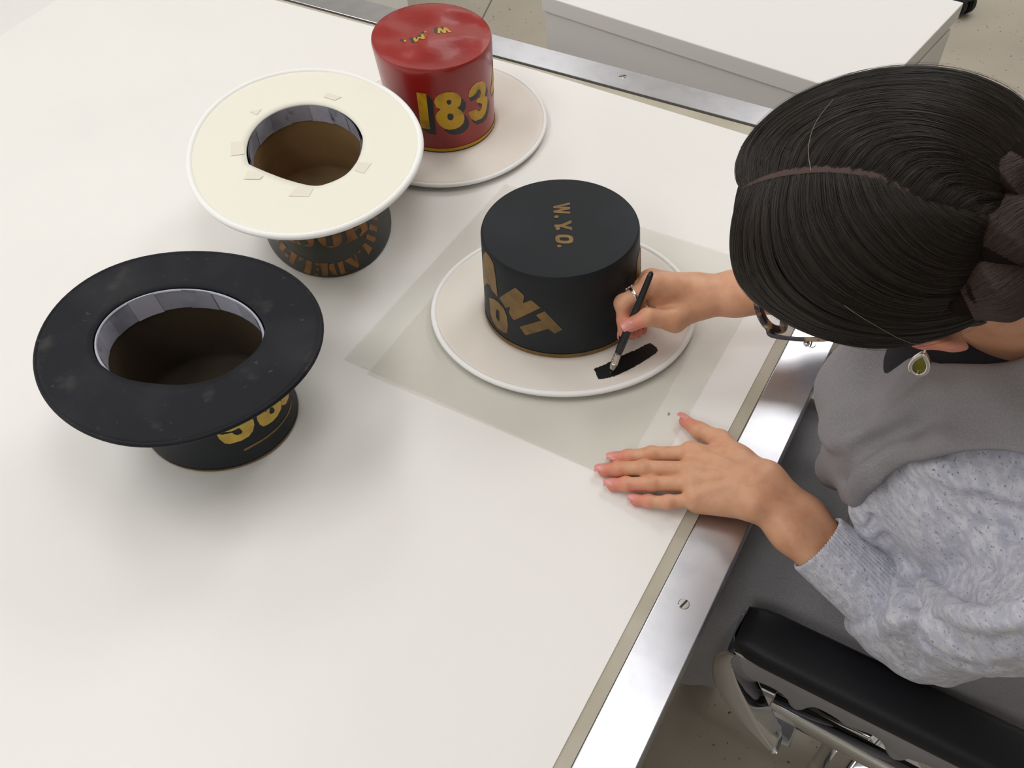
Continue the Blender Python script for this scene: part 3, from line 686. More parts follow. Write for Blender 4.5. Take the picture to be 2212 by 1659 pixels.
chair = thing('armchair', 'black padded armchair with chrome arm frames at the table edge', 'chair', UV(.6, -.22, 0))
def chair_arm(u, sgn, vf=.020, vb=-.40, z=.668):
    n = 26; pts = [UV(u, v, z) for v in np.linspace(vf, vb, n)]
    prof = []
    for i in range(n):
        e = min(1, (i + .2) / 2.5); e = math.sqrt(max(0, 1 - (1 - e) ** 2)) * .35 + .65
        prof.append(np.array(rrect(.030 * e, .017 * e, .012 * e)))
    pad = wpart('arm_pad', sweep(pts, np.array(prof)), M['padblack'], chair)
    wpart('arm_rail', sweep([UV(u, v, z - .019) for v in np.linspace(vf - .004, vb + .01, 12)], rrect(.024, .003, .0025)), M['chrome'], chair)
    # flat chrome strip curving down from the front of the pad, thicker to its lower tip
    path = spline([UV(u, vf - .002, z - .018), UV(u - .002 * sgn, vf + .004, z - .06), UV(u - .006 * sgn, vf - .012, z - .12), UV(u - .012 * sgn, vf - .05, z - .18), UV(u - .016 * sgn, vf - .088, z - .222)], 26)
    prof = [np.array(rrect(.026 - .008 * (i / 25), .006 + .010 * math.sin(math.pi * i / 25) ** 2, .004)) for i in range(26)]
    wpart('arm_strip', sweep(path, np.array(prof), up=(*VH, .25)), M['chrome'], chair)
    tip = path[-1]
    wpart('arm_bracket', sweep([tip + (0, 0, -.004), UV(u + .045 * sgn, uvz(tip)[1] + .004, z - .205)], rrect(.016, .007, .004)), M['chrome'], chair)
chair_arm(.404, 1); chair_arm(.80, -1, vf=.065)
for u, sg in ((.423, 1), (.78, -1)):
    wpart('rail_leg', sweep([UV(u + .004 * sg, -.128, .45), UV(u + .05 * sg, -.15, .10)], circ(.011, 14), up=(1, 0, 0)), M['chrome'], chair)
    wpart('side_rail', sweep([UV(u, -.045, .463), UV(u - .004, -.46, .452)], rrect(.012, .016, .008)), M['chrome'], chair)
    wpart('back_post', sweep(spline([UV(u, -.44, .45), UV(u, -.52, .5), UV(u, -.56, .62), UV(u, -.60, .95)], 14), rrect(.012, .012, .006), up=tuple(UH) + (0,)), M['chrome'], chair)
s_ = SDF().ell(UV(.602, -.235, .47), (.165, .20, .05), [(*UH, 0), (*VH, 0), (0, 0, 1)], k=.01)
sm = box_uv(.45, .755, -.45, -.075, .435, .497, .02); wpart('seat', sm, M['seat'], chair)
wpart('backrest', sweep([UV(.602, -.535, .56), UV(.602, -.60, 1.0)], rrect(.15, .02, .015), up=(*VH, 0)), M['seat'], chair)
wpart('column', sweep([UV(.602, -.24, .08), UV(.602, -.24, .44)], circ(.028, 16), up=(1, 0, 0)), M['chrome'], chair)
for i in range(5):
    a = math.radians(72 * i + 145); e = UV(.602, -.24, 0) + np.array([math.cos(a), math.sin(a), 0]) * .30
    lg = wpart('base_leg', sweep([UV(.602, -.24, .10), e + (0, 0, .075)], rrect(.02, .012, .006)), M['chrome'], chair)
    bm = bmesh.new(); bmesh.ops.create_cone(bm, cap_ends=True, segments=18, radius1=.028, radius2=.028, depth=.04)
    me = bm_mesh(bm); me.transform(Matrix.Translation(Vector(e) + Vector((0, 0, .028))) @ Vector((-math.sin(a), math.cos(a), 0)).to_track_quat('Z', 'Y').to_matrix().to_4x4())
    wpart('chair_wheel', me, M['rubber'], chair)

# ------------------------------------------------------------------ person
person = thing('person', 'woman with dark parted hair, glasses, grey apron and heather jersey, painting a hat brim', 'person', UV(.6, -.2, 0))
zl, zr = crop(1260, 860, 3.814), crop(1260, 560, 5.027)
def lh(x, y, z): q = zl([(x, y)])[0]; return P(*q, z)
def rh(x, y, z): q = zr([(x, y)])[0]; return P(*q, z)
# --- left hand, flat on the table
LW, LWa, LWb = lh(1450, 730, .793), lh(1500, 650, .794), lh(1420, 820, .790)
fing = {  # MCP, PIP, DIP, tip ; radii
    'index': ([lh(880, 455, .7815), lh(560, 463, .7765), lh(370, 483, .7705), lh(268, 493, .7675)], (.0090, .0084, .0077, .0068)),
    'middle': ([lh(880, 590, .7835), lh(500, 575, .7780), lh(290, 585, .7710), lh(175, 592, .7668)], (.0092, .0087, .0080, .0070)),
    'ring': ([lh(890, 705, .7820), lh(570, 705, .7770), lh(350, 710, .7705), lh(248, 713, .7668)], (.0088, .0083, .0077, .0068)),
    'little': ([lh(915, 835, .7785), lh(700, 860, .7745), lh(540, 850, .7690), lh(435, 838, .7662)], (.0080, .0073, .0067, .0060)),
    'thumb': ([lh(1270, 500, .786), lh(1130, 345, .7790), lh(960, 270, .7730), lh(838, 190, .7685)], (.0135, .0110, .0094, .0070))}
HL = SDF()
for n, (p, r) in fing.items():
    if n != 'thumb':
        w = LWa if n in ('index', 'middle') else LWb
        HL.cone(w * .8 + LW * .2, p[0], .0150, r[0] + .0022, k=.012)
HL.cone(lh(1400, 560, .787), lh(900, 450, .779), .011, .009, k=.012)
HL.cone(lh(1330, 900, .782), lh(960, 870, .776), .0125, .009, k=.014)
HL.cone(lh(1250, 700, .781), lh(1000, 640, .777), .014, .012, k=.014)
HL.chain(fing['thumb'][0], fing['thumb'][1], k=.006, k0=.016); HL.cone(lh(1270, 500, .786), lh(1080, 480, .776), .012, .0065, k=.012)
FA0, FA1 = lh(1480, 745, .795), P(1800, 1210, .768)
pr_ = np.array([.68, .73]); 
ax2 = (FA1 - FA0) / np.linalg.norm(FA1 - FA0); sd = np.cross(ax2, (0, 0, 1)); sd /= np.linalg.norm(sd)
for q in (-1, 1): HL.cone(LW + sd * q * .0115, FA0 + ax2 * .05 + sd * q * .0125, .0185, .0195, k=.014); HL.cone(FA0 + ax2 * .05 + sd * q * .0125, FA1 + ax2 * .02 + sd * q * .010, .0192, .0190, k=.014)
HL.ball(lh(1400, 905, .797), .0105, k=.014)
for n in ('index', 'middle', 'ring', 'little'):
    p, r = fing[n]; s1 = SDF().chain(p, r, k=.003)
    up_ = np.array([0, 0, 1.])
    s1.ball(p[1] + up_ * .0016, r[1] + .0002, k=.004); s1.ball(p[2] + up_ * .001, r[2] + .0001, k=.004); s1.ell(p[3] - up_ * .0005, (r[3] * 1.08,) * 3, k=.003)
    HL.add(s1, k=.0024)
    HL.ball(p[0] + up_ * .0045, r[0] * .85, k=.010)
    HL.stroke([p[0] + up_ * .0090, p[0] * .5 + LW * .5 + up_ * .0155, LW + up_ * .0150], .0018, n=8, k=.008)
# --- right hand holding the brush
BT, BE = P(1318, 806, TZ + .0135), P(1408, 587, .900)
def bpt(f): return BT + (BE - BT) * f
rw = rh(1280, 400, .835)
F2 = {'index': ([rh(740, 290, .864), rh(432, 480, .852), rh(440, 660, .834), rh(428, 795, .818)], (.0120, .0098, .0082, .0062)),
      'middle': ([rh(720, 215, .850), rh(455, 420, .828), rh(500, 660, .808), rh(530, 820, .798)], (.0098, .0084, .0076, .0064)),
      'ring': ([rh(740, 200, .835), rh(520, 440, .812), rh(560, 680, .797), rh(590, 800, .790)], (.0092, .0080, .0072, .0062)),
      'little': ([rh(800, 210, .820), rh(620, 470, .801), rh(640, 680, .789), rh(648, 770, .785)], (.0084, .0072, .0064, .0056)),
      'thumb': ([rh(1130, 540, .828), rh(955, 655, .834), rh(690, 625, .848), rh(515, 712, .842)], (.0155, .0128, .0106, .0084))}
HR = SDF()
for n, (p, r) in F2.items():
    if n != 'thumb': HR.cone(rw, p[0], .0165, r[0] + .003, k=.014)
HR.cone(rh(1180, 330, .838), rh(850, 290, .858), .015, .0115, k=.014); HR.cone(rh(1150, 450, .828), rh(820, 420, .838), .015, .010, k=.014)
HR.cone(rh(1080, 450, .834), rh(800, 470, .842), .0165, .0110, k=.012); HR.cone(rh(1180, 500, .828), rh(1000, 690, .824), .016, .0125, k=.016)
FB1 = P(1665, 628, .842)
ax3 = (FB1 - rw) / np.linalg.norm(FB1 - rw); sd3 = np.cross(ax3, (0, 0, 1)); sd3 /= np.linalg.norm(sd3)
for q in (-1, 1): HR.cone(rw + sd3 * q * .008, rw + ax3 * .04 + sd3 * q * .0095, .0185, .019, k=.014); HR.cone(rw + ax3 * .04 + sd3 * q * .0095, FB1 + ax3 * .12 + sd3 * q * .012, .019, .028, k=.014)
for n in ('index', 'middle', 'ring', 'little', 'thumb'):
    p, r = F2[n]; s1 = SDF().chain(p, r, k=.004)
    s1.ball(p[1] + (0, 0, .001), r[1] + .0005, k=.004)
    HR.add(s1, k=.006 if n == 'thumb' else .0022)
HR.ball(F2['index'][0][0] + (0, 0, .003), .0095, k=.010)
# --- head
HEAD = PD(1905, 470, .585)
vv = ray(1905, 470); vv = -vv / np.linalg.norm(vv)
il = R @ np.array([-1, .22, 0]); il -= vv * (il @ vv); il /= np.linalg.norm(il); iu = np.cross(vv, -il); 
if iu @ (R @ np.array([0, -1, 0])) < 0: iu = -iu
t1, t2 = math.radians(21), math.radians(14)
hc = vv * math.cos(t1) + il * math.sin(t1); hf = il * math.cos(t1) - vv * math.sin(t1)
hc = hc * math.cos(t2) + iu * math.sin(t2); hl = np.cross(hc, hf); hl /= np.linalg.norm(hl); hf = np.cross(hl, hc)
HA = np.array([hf, hl, hc])
def hd(f, l, c): return HEAD + f * hf + l * hl + c * hc
HS = SDF()
HS.ell(hd(-.012, 0, .028), (.090, .071, .082), HA).ell(hd(.030, 0, -.035), (.056, .057, .078), HA, k=.03)
HS.cone(hd(.055, 0, -.098), hd(.045, 0, -.085), .020, .026, k=.03)
for s in (-1, 1):
    HS.cone(hd(.055, s * .02, -.092), hd(-.005, s * .056, -.055), .014, .016, k=.025)
    HS.ell(hd(.086, s * .031, -.004), (.010, .016, .010), HA, k=.012, sub=True)
    HS.ball(hd(.071, s * .031, -.006), .0115, k=.003)
    HS.stroke([hd(.083, s * .014, .012), hd(.084, s * .032, .017), hd(.072, s * .050, .012)], .006, n=8, k=.008)
    HS.ball(hd(.088, s * .011, -.045), .007, k=.006)
    HS.ball(hd(.068, s * .040, -.035), .014, k=.02)
    HS.ell(hd(-.022, s * (.096 - (.006 if s > 0 else .018)), -.022), (.021, .0065, .031), np.array([hf * .92 - s * hl * .38, hl * .92 + s * hf * .38, hc]), k=.006)
    HS.ell(hd(-.018, s * (.103 - (.006 if s > 0 else .018)), -.020), (.012, .006, .020), np.array([hf * .92 - s * hl * .38, hl * .92 + s * hf * .38, hc]), k=.004, sub=True)
    HS.ball(hd(-.012, s * (.092 - (.006 if s > 0 else .018)), -.051), .008, k=.008).ball(hd(-.020, s * .078, -.024), .019, k=.01)
HS.chain([hd(.084, 0, .004), hd(.094, 0, -.020), hd(.102, 0, -.042)], (.007, .009, .0105), k=.010)
HS.stroke([hd(.078, -.024, -.071), hd(.089, 0, -.067), hd(.078, .024, -.071)], .005, n=9, k=.005)
HS.stroke([hd(.076, -.020, -.080), hd(.086, 0, -.081), hd(.076, .020, -.080)], .006, n=9, k=.005)
NB = PD(2245, 690, .685)
HS.cone(hd(-.030, 0, -.045), NB, .046, .046, k=.03); HS.cone(hd(-.05, 0, .0), NB, .042, .046, k=.03)
# --- torso, arms, legs (mostly under the clothes)
SL, SR = UV(.452, -.165, .955), UV(.700, -.10, .985)
EL, ER = UV(.478, -.150, .715), UV(.800, -.10, .80)
TOR = SDF()
AX = [(*UH, 0), (*VH, 0), (0, 0, 1)]
SL = PD(2290, 1180, .64); EL = PD(2015, 1345, .80)
TOR.cone(UV(.53, -.16, .93), SR, .02, .03, k=.02).ell(UV(.572, -.11, .90), (.105, .068, .10), AX, k=.05).ell(UV(.588, -.15, .74), (.105, .075, .14), AX, k=.06)
TOR.ell(UV(.592, -.22, .59), (.135, .10, .09), AX, k=.06).cone(NB, UV(.575, -.13, .93), .044, .05, k=.03)
TOR.chain([UV(.53, -.16, .93), PD(2275, 1180, .64), PD(2130, 1260, .72), EL, PD(1955, 1318, .825), FA1], (.02, .022, .022, .022, .012, .012), k=.01).chain([SR, ER, FB1 + ax3 * .1], (.045, .038, .028), k=.02)
for a, b in ((.505, .47), (.68, .72)):
    TOR.chain([UV(a, -.25, .565), UV(b, .16, .565), UV(b + .01, .22, .12)], (.055, .045, .036), k=.03).cone(UV(b + .01, .22, .10), UV(b + .01, .33, .045), .038, .03, k=.02)
bv, bf = join_np([(lambda q: (relax(q[0], q[1], 1), q[1]))(x) for x in (HL.surface(.0013), HR.surface(.0013), HS.surface(.0019), TOR.surface(.008))])
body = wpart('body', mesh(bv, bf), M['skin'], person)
bl = np.zeros(len(body.data.vertices)); bco = np.empty(len(bl) * 3); body.data.vertices.foreach_get('co', bco); bco = bco.reshape(-1, 3)
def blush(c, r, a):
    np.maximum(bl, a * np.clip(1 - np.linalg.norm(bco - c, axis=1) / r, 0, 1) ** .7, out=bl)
for dct in (fing, F2):
    for n, (p, r) in dct.items(): blush(p[3], .024, .75); blush(p[1], .012, .30); blush(p[2], .010, .22)
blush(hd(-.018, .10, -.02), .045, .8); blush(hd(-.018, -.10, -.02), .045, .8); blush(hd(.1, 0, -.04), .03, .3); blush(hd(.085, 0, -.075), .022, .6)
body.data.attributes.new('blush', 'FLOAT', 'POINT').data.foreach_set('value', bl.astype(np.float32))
# nails
def nail(p, q, r, up, w=.9):
    d = q - p; d /= np.linalg.norm(d); s = np.cross(d, up); s /= np.linalg.norm(s); n = np.cross(s, d)
    c = q + n * r * .62 + d * r * .30
    vs, fs = [], []
    for i in range(7):
        for j in range(7):
            a, b = (i / 6 - .5) * 2, (j / 6 - .5) * 2
            k = math.sqrt(max(0, 1 - .55 * max(0, abs(a) - .25) ** 2)); x = a * r * 1.05; y = b * r * w * .78 * k
            vs.append(c + d * x + s * y + n * (r * .42 * (1 - (b * .85) ** 2) - r * .12 * a * a + .0002))
    for i in range(6):
        for j in range(6): fs.append((i * 7 + j, i * 7 + j + 1, i * 7 + j + 8, (i + 1) * 7 + j))
    me = mesh(vs, fs); wpart('fingernail', me, M['nail'], person)
for n in fing: nail(fing[n][0][2], fing[n][0][3], fing[n][1][3] * 1.08, np.array([0, 0, 1.]) if n != 'thumb' else UV(.25, -.1, .95) / 1.0)
nail(F2['thumb'][0][2], F2['thumb'][0][3], F2['thumb'][1][3], -(C * 0 + ray(1362, 700)) / np.linalg.norm(ray(1362, 700)) * .2 + np.array([0, 0, .8]) + np.array([-.3, -.5, 0]))
nail(F2['index'][0][2], F2['index'][0][3], F2['index'][1][3], np.array([-.9, .2, .2]))

# --- jersey
JS = SDF()
cf0, cf1 = P(1764, 1172, .776), P(1893, 1281, .752)          # ribbed cuff
JS.chain([cf0, cf1], (.0345, .0385), k=.01)
CUFF = JS
cuff = SDF().chain([cf0, cf1 + (cf1 - cf0) * .05], (.0345, .0385), k=.01)
cd_ = (cf1 - cf0) / np.linalg.norm(cf1 - cf0)
cuff.half(cf0, -cd_, k=.003)
hole = SDF().cone(cf0 - cd_ * .02, cf0 + cd_ * .05, .0305, .0315); cuff.cut(hole, k=.003)
wp = lambda p: .0005 * np.sin(np.arctan2((p - cf0) @ np.cross(cd_, sd), (p - cf0) @ sd) * 60)
cuff.wave(wp)
SLV = SDF()
sh = PD(2275, 1180, .625); elb = PD(2010, 1322, .80)
f1 = cf1 + cd_ * .012
SLV.chain([f1, PD(1960, 1312, .825)], (.0395, .050), k=.02)
SLV.chain([PD(1950, 1305, .82), elb, PD(2130, 1245, .71), sh, PD(2400, 1050, .60)], (.050, .061, .076, .084, .09), k=.03)
SLV.ell(PD(2090, 1110, .74), (.055, .055, .06), k=.04)
SLV.half(f1 - cd_ * .012, -cd_, k=.006)
# folds
def fold(pts, r, k=.012, sub=False, n=12): SLV.stroke([PD(x, y, d) for x, y, d in pts], r, n=n, k=k, sub=sub)
ring_c = f1 - cd_ * .002; e1 = np.cross(cd_, (0, 0, 1)); e1 /= np.linalg.norm(e1); e2 = np.cross(cd_, e1)
SLV.ops.append(('p', np.array([ring_c + (e1 * math.cos(a) + e2 * math.sin(a)) * .0405 for a in np.linspace(0, 2 * math.pi, 22)]), np.full(22, .0075), .004))
def sfold(pts, r, lift=0, sub=False, k=.010, n=14):   # fold drawn on the sleeve's own surface, found along the view ray
    out = []
    for x, y in pts:
        t = .45; d_ = ray(x, y) / F
        for _ in range(60):
            dd = SLV.ev((C + d_ * t)[None])[0]
            if dd < .0004: break
            t += max(dd, .0004) * .7
        out.append(C + d_ * (t - lift / np.linalg.norm(d_)))
    SLV.stroke(out, r, n=n, k=k, sub=sub)
# upper sleeve bunched at the chest
SLV.chain([PD(1900, 1100, .80), PD(1960, 1050, .775), PD(2050, 1020, .73), PD(2150, 1030, .68)], (.028, .036, .045, .055), k=.03)
SLV.cone(PD(1885, 1150, .82), PD(1960, 1110, .79), .016, .03, k=.02)
fold([(1870, 1145, .79), (1915, 1090, .765), (1950, 1040, .745), (2000, 1000, .725)], .004, sub=True, k=.01)
fold([(1900, 1160, .79), (1960, 1120, .755), (1985, 1060, .725), (2030, 1020, .70)], .005, sub=True, k=.012)
sfold([(1962, 1190), (1972, 1260), (1975, 1330), (1968, 1400), (1975, 1450)], .0065, sub=True)
sfold([(1985, 1120), (2040, 1112), (2110, 1130), (2190, 1150)], .0060, sub=True)
sfold([(1978, 1205), (2010, 1245), (2070, 1290), (2140, 1318)], .0050, sub=True)
sfold([(1990, 1300), (2040, 1345), (2110, 1375), (2190, 1370)], .0050, sub=True)
sfold([(1985, 1370), (2020, 1410), (2080, 1440), (2150, 1440)], .0045, sub=True)
sfold([(1985, 1160), (2050, 1165), (2120, 1185), (2200, 1195)], .0100, lift=.001, k=.016)
sfold([(1990, 1255), (2040, 1305), (2110, 1340), (2190, 1342)], .0085, lift=.0008, k=.014)
sfold([(1998, 1340), (2040, 1385), (2110, 1412), (2180, 1408)], .0085, lift=.0008, k=.014)
sfold([(1925, 1215), (1938, 1270), (1932, 1330), (1905, 1375)], .0080, lift=.001, k=.012)
sfold([(1980, 1000), (2050, 1020), (2130, 1050), (2212, 1060)], .0070, lift=.0005, k=.02)
sfold([(1960, 1060), (2030, 1075), (2110, 1090), (2200, 1100)], .0050, sub=True, k=.02)
SLV.wave(lambda p: .0010 * np.sin(p @ np.array([130, 60, 90.]) + 2 * np.sin(p @ np.array([30, -50, 70.]))) + .0006 * np.sin(p @ np.array([-90, 170, 60.])))
SLV.ell(PD(2225, 1000, .685), (.06, .06, .06), k=.04)
SLV.ell(UV(.572, -.115, .885), (.124, .076, .105), AX, k=.012).ell(UV(.588, -.14, .74), (.120, .088, .15), AX, k=.03)
# right sleeve (behind the head)
SLV.chain([FB1 + ax3 * .085, ER, SR], (.042, .052, .065), k=.03)
jv, jf = join_np([(lambda q: (relax(q[0], q[1], 1), q[1]))(SLV.surface(.0026))])
jer = wpart('jersey', mesh(jv, jf), M['sweat'], person)
wpart('cuff', sdf_mesh(cuff, .0011, 0), M['sweat'], person)

# --- apron
AP = SDF()
AP.cone(UV(.47, -.14, .958), UV(.69, -.08, .99), .058, .058, k=.03).ell(UV(.572, -.11, .90), (.135, .085, .11), AX, k=.04).ell(UV(.590, -.135, .74), (.130, .100, .15), AX, k=.04)
AP.ell(UV(.595, -.20, .60), (.165, .13, .10), AX, k=.06)
AP.ell(PD(1862, 838, .81), (.040, .044, .05), k=.02).cone(PD(1805, 1015, .865), PD(1935, 960, .77), .022, .05, k=.04).ell(PD(1880, 930, .82), (.034, .034, .04), k=.03)
AP.chain([UV(.505, -.25, .575), UV(.47, .15, .578)], (.088, .070), k=.04).chain([UV(.68, -.25, .575), UV(.72, .15, .575)], (.088, .070), k=.05)
AP.ell(UV(.6, .0, .59), (.15, .17, .05), AX, k=.05)
for v in np.linspace(-.30, .0, 6): AP.cone(UV(.452, v, .575), UV(.438 + .006 * math.sin(v * 40), v - .01, .490), .045, .014, k=.03)
for v in np.linspace(.04, .14, 4): AP.cone(UV(.452, v, .575), UV(.425 + .010 * math.sin(v * 50), v - .01, .425), .045, .014, k=.03)
for v in np.linspace(-.30, .13, 7): AP.cone(UV(.76, v, .575), UV(.78, v - .02, .45), .045, .016, k=.04)
for u in np.linspace(.46, .76, 6): AP.cone(UV(u, .15, .57), UV(u, .20 + .012 * math.sin(u * 60), .36), .05, .018, k=.04)
AP.cone(PD(1905, 770, .77), PD(1880, 850, .80), .03, .04, k=.03)
AP.stroke([PD(1790, 930, .80), PD(1880, 900, .745), PD(1980, 850, .70)], .006, n=10, k=.03)
AP.stroke([PD(1830, 1080, .815), PD(1880, 1010, .765), PD(1960, 960, .715), PD(2050, 940, .68)], .006, n=12, k=.03)
AP.ell(PD(2205, 880, .68), (.085, .055, .07), k=.04).ell(PD(2060, 880, .72), (.05, .05, .06), k=.04)
_vx = ray(2090, 700); _vx /= np.linalg.norm(_vx); _ix = R @ np.array([1, -.08, 0]); _ix -= _vx * (_ix @ _vx); _ix /= np.linalg.norm(_ix)
AP.ell(PD(2110, 690, .66), (.074, .036, .16), [_ix, np.cross(_vx, _ix), _vx], k=.004, sub=True)
def afold(pts, r, lift=0, sub=False, k=.012, n=14):
    out = []
    for x, y in pts:
        t = .45; d_ = ray(x, y) / F
        for _ in range(60):
            dd = AP.ev((C + d_ * t)[None])[0]
            if dd < .0004: break
            t += max(dd, .0004) * .7
        out.append(C + d_ * (t - lift / np.linalg.norm(d_)))
    AP.stroke(out, r, n=n, k=k, sub=sub)
AP.cut(SDF().cone(PD(2120, 1262, .5), PD(2120, 1262, .88), .084, .147).half(PD(2120, 1245, .84), ray(2120, 1245)), k=.004)
AP.cut(SDF().cone(UV(.72, -.08, .90), UV(.95, -.05, .95), .085, .12), k=.004)
afold([(1800, 960), (1870, 925), (1950, 880), (2030, 840)], .006, lift=.0005, k=.02)
afold([(1810, 915), (1860, 900), (1920, 860), (1960, 820)], .004, sub=True, k=.016)
afold([(1815, 1040), (1850, 1000), (1910, 960), (1980, 930)], .005, sub=True, k=.018)
afold([(1840, 1080), (1880, 1010), (1950, 970), (2040, 950)], .005, lift=.0003, k=.018)
AP.wave(lambda p: .0012 * np.sin(p @ np.array([60, 90, 25.]) + 2 * np.sin(p @ np.array([20, -30, 40.]))))
apr = wpart('apron', sdf_mesh(AP, .0034, 1), M['apron'], person)
SHT = SDF().cone(UV(.575, -.10, .975), UV(.577, -.11, .90), .045, .06, k=.02).ell(PD(2060, 790, .725), (.06, .05, .05), k=.04)
wpart('undershirt', sdf_mesh(SHT, .004, 1), M['black'], person)
for b in (.47, .72):
    T_ = SDF().chain([UV(b, .16, .565), UV(b + .01, .22, .10)], (.062, .052), k=.02)
    wpart('trouser_leg', sdf_mesh(T_, .008, 1), M['trousers'], person)
    H_ = SDF().chain([UV(b + .01, .17, .045), UV(b + .01, .25, .05), UV(b + .01, .38, .03)], (.04, .044, .03), k=.02).half((0, 0, .004), (0, 0, -1))
    wpart('shoe', sdf_mesh(H_, .006, 1), M['shoe'], person)
# --- hair: an underlayer, a scalp line at the parting, and strands combed from the parting to the rolled bun
HO, HRAD = hd(-.012, 0, .026), np.array([.106, .091, .100])
def on_hair(px, py, off=0):                   # pixel to a point on the hair surface
    r_ = HRAD + off; o = (HA @ (C - HO)) / r_; d = (HA @ ray(px, py)) / r_
    a, b, c = d @ d, 2 * o @ d, o @ o - 1; D = b * b - 4 * a * c
    t = (-b - math.sqrt(D)) / (2 * a) if D > 0 else -b / (2 * a)
    q = o + d * t; q /= np.linalg.norm(q)
    return q                                   # unit direction in head axes
def hp_(q, off=0): return HO + ((q / np.linalg.norm(q, axis=-1, keepdims=True)) * (HRAD + np.asarray(off)[..., None])) @ HA
HCAP = SDF().ell(HO, HRAD - .004, HA)
HCAP.ell(hd(.110, 0, -.070), (.075, .090, .085), HA, k=.02, sub=True)
HCAP.half(hd(0, 0, -.055), -hc + hf * .35, k=.02)
cap = wpart('hair', sdf_mesh(HCAP, .0035, 1), M['haircap'], person)
PART = [(1606, 408), (1640, 391), (1690, 376), (1750, 367), (1810, 366), (1870, 373), (1925, 392), (1965, 420), (2000, 442), (2060, 456), (2120, 462)]
pl = spline([on_hair(*p) for p in PART], 60)
w_ = np.interp(np.linspace(0, 1, 60), [0, .25, .6, .8, 1], [.0008, .0022, .0026, .0018, .0006])
pp_ = hp_(pl, .0012); tt = np.gradient(pp_, axis=0); tt /= np.linalg.norm(tt, axis=1)[:, None]; nn_ = pl @ HA; ss = np.cross(tt, nn_); ss /= np.linalg.norm(ss, axis=1)[:, None]
vs = np.concatenate([pp_ - ss * w_[:, None], pp_ + nn_ * .0004, pp_ + ss * w_[:, None]])
wpart('parting', mesh(vs, [(i, i + 1, 60 + i + 1, 60 + i) for i in range(59)] + [(60 + i, 61 + i, 121 + i, 120 + i) for i in range(59)]), M['scalp'], person)
GL = [[(1606, 408), (1592, 480), (1594, 555), (1616, 610), (1660, 648), (1722, 688), (1812, 722), (1917, 736), (2020, 730), (2120, 708), (2230, 655)],
      [(1625, 398), (1606, 490), (1612, 575), (1662, 640), (1750, 692), (1880, 722), (2030, 716), (2150, 680), (2240, 615)],
      [(1660, 384), (1648, 500), (1680, 600), (1770, 672), (1900, 706), (2040, 698), (2150, 655), (2230, 590)],
      [(1720, 370), (1722, 490), (1780, 585), (1880, 650), (2000, 668), (2110, 640), (2200, 570)],
      [(1800, 366), (1828, 470), (1900, 556), (2000, 606), (2100, 600), (2190, 540)],
      [(1890, 378), (1940, 460), (2010, 528), (2090, 550), (2180, 520)],
      [(1985, 432), (2040, 480), (2100, 505), (2175, 500)],
      [(2110, 462), (2140, 475), (2180, 485)]]
GU = [[(1606, 408), (1600, 372), (1618, 320), (1690, 250), (1800, 195), (1930, 167), (2060, 170), (2180, 210), (2260, 270)],
      [(1625, 398), (1640, 330), (1710, 262), (1820, 210), (1950, 186), (2080, 194), (2180, 235), (2250, 300)],
      [(1660, 384), (1690, 310), (1780, 250), (1900, 218), (2030, 222), (2140, 262), (2230, 330)],
      [(1720, 370), (1770, 300), (1870, 255), (1990, 252), (2110, 285), (2200, 350)],
      [(1800, 366), (1860, 308), (1960, 285), (2070, 308), (2180, 375)],
      [(1890, 378), (1950, 330), (2040, 330), (2120, 365), (2180, 400)],
      [(1985, 432), (2030, 385), (2100, 390), (2175, 420)],
      [(2110, 462), (2140, 450), (2180, 450)]]
NP = 18
GLs = np.array([spline([on_hair(*p) for p in g], NP) for g in GL]); GUs = np.array([spline([on_hair(*p) for p in g], NP) for g in GU])
def between(G, s):                             # a flow line between the guide lines
    i = min(int(s), len(G) - 2); f = s - i; return G[i] * (1 - f) + G[i + 1] * f
strands = []
def add_strands(G, n):
    for _ in range(n):
        s = (len(G) - 1) * rng.random() ** 1.15; L = between(G, s); t = np.linspace(0, 1, NP)
        j = rng.normal(0, .010, 3) * t[:, None] + rng.normal(0, .006, 3) * np.sin(t * math.pi * 2 + rng.random() * 6)[:, None] + rng.normal(0, .010, 3)
        lock = math.sin(s * 23) * .0016 + math.sin(s * 61 + 1) * .0010
        off = .0008 + (lock + .0022 * rng.random() + .0022) * np.sin(np.clip(t * 1.05 + .02, 0, 1) * math.pi) ** .6 - .0012 * (1 - t) ** 6
        a = rng.random() * .10 if rng.random() < .75 else rng.random() * .5; b = 1 - rng.random() * .15
        pts = hp_(L + j, off); k = np.linspace(a if rng.random() < .5 else .022 * rng.random(), b, NP) * (NP - 1); i = np.minimum(k.astype(int), NP - 2); f = (k - i)[:, None]
        strands.append(pts[i] * (1 - f) + pts[i + 1] * f)
add_strands(GLs, 9500); add_strands(GUs, 9500)
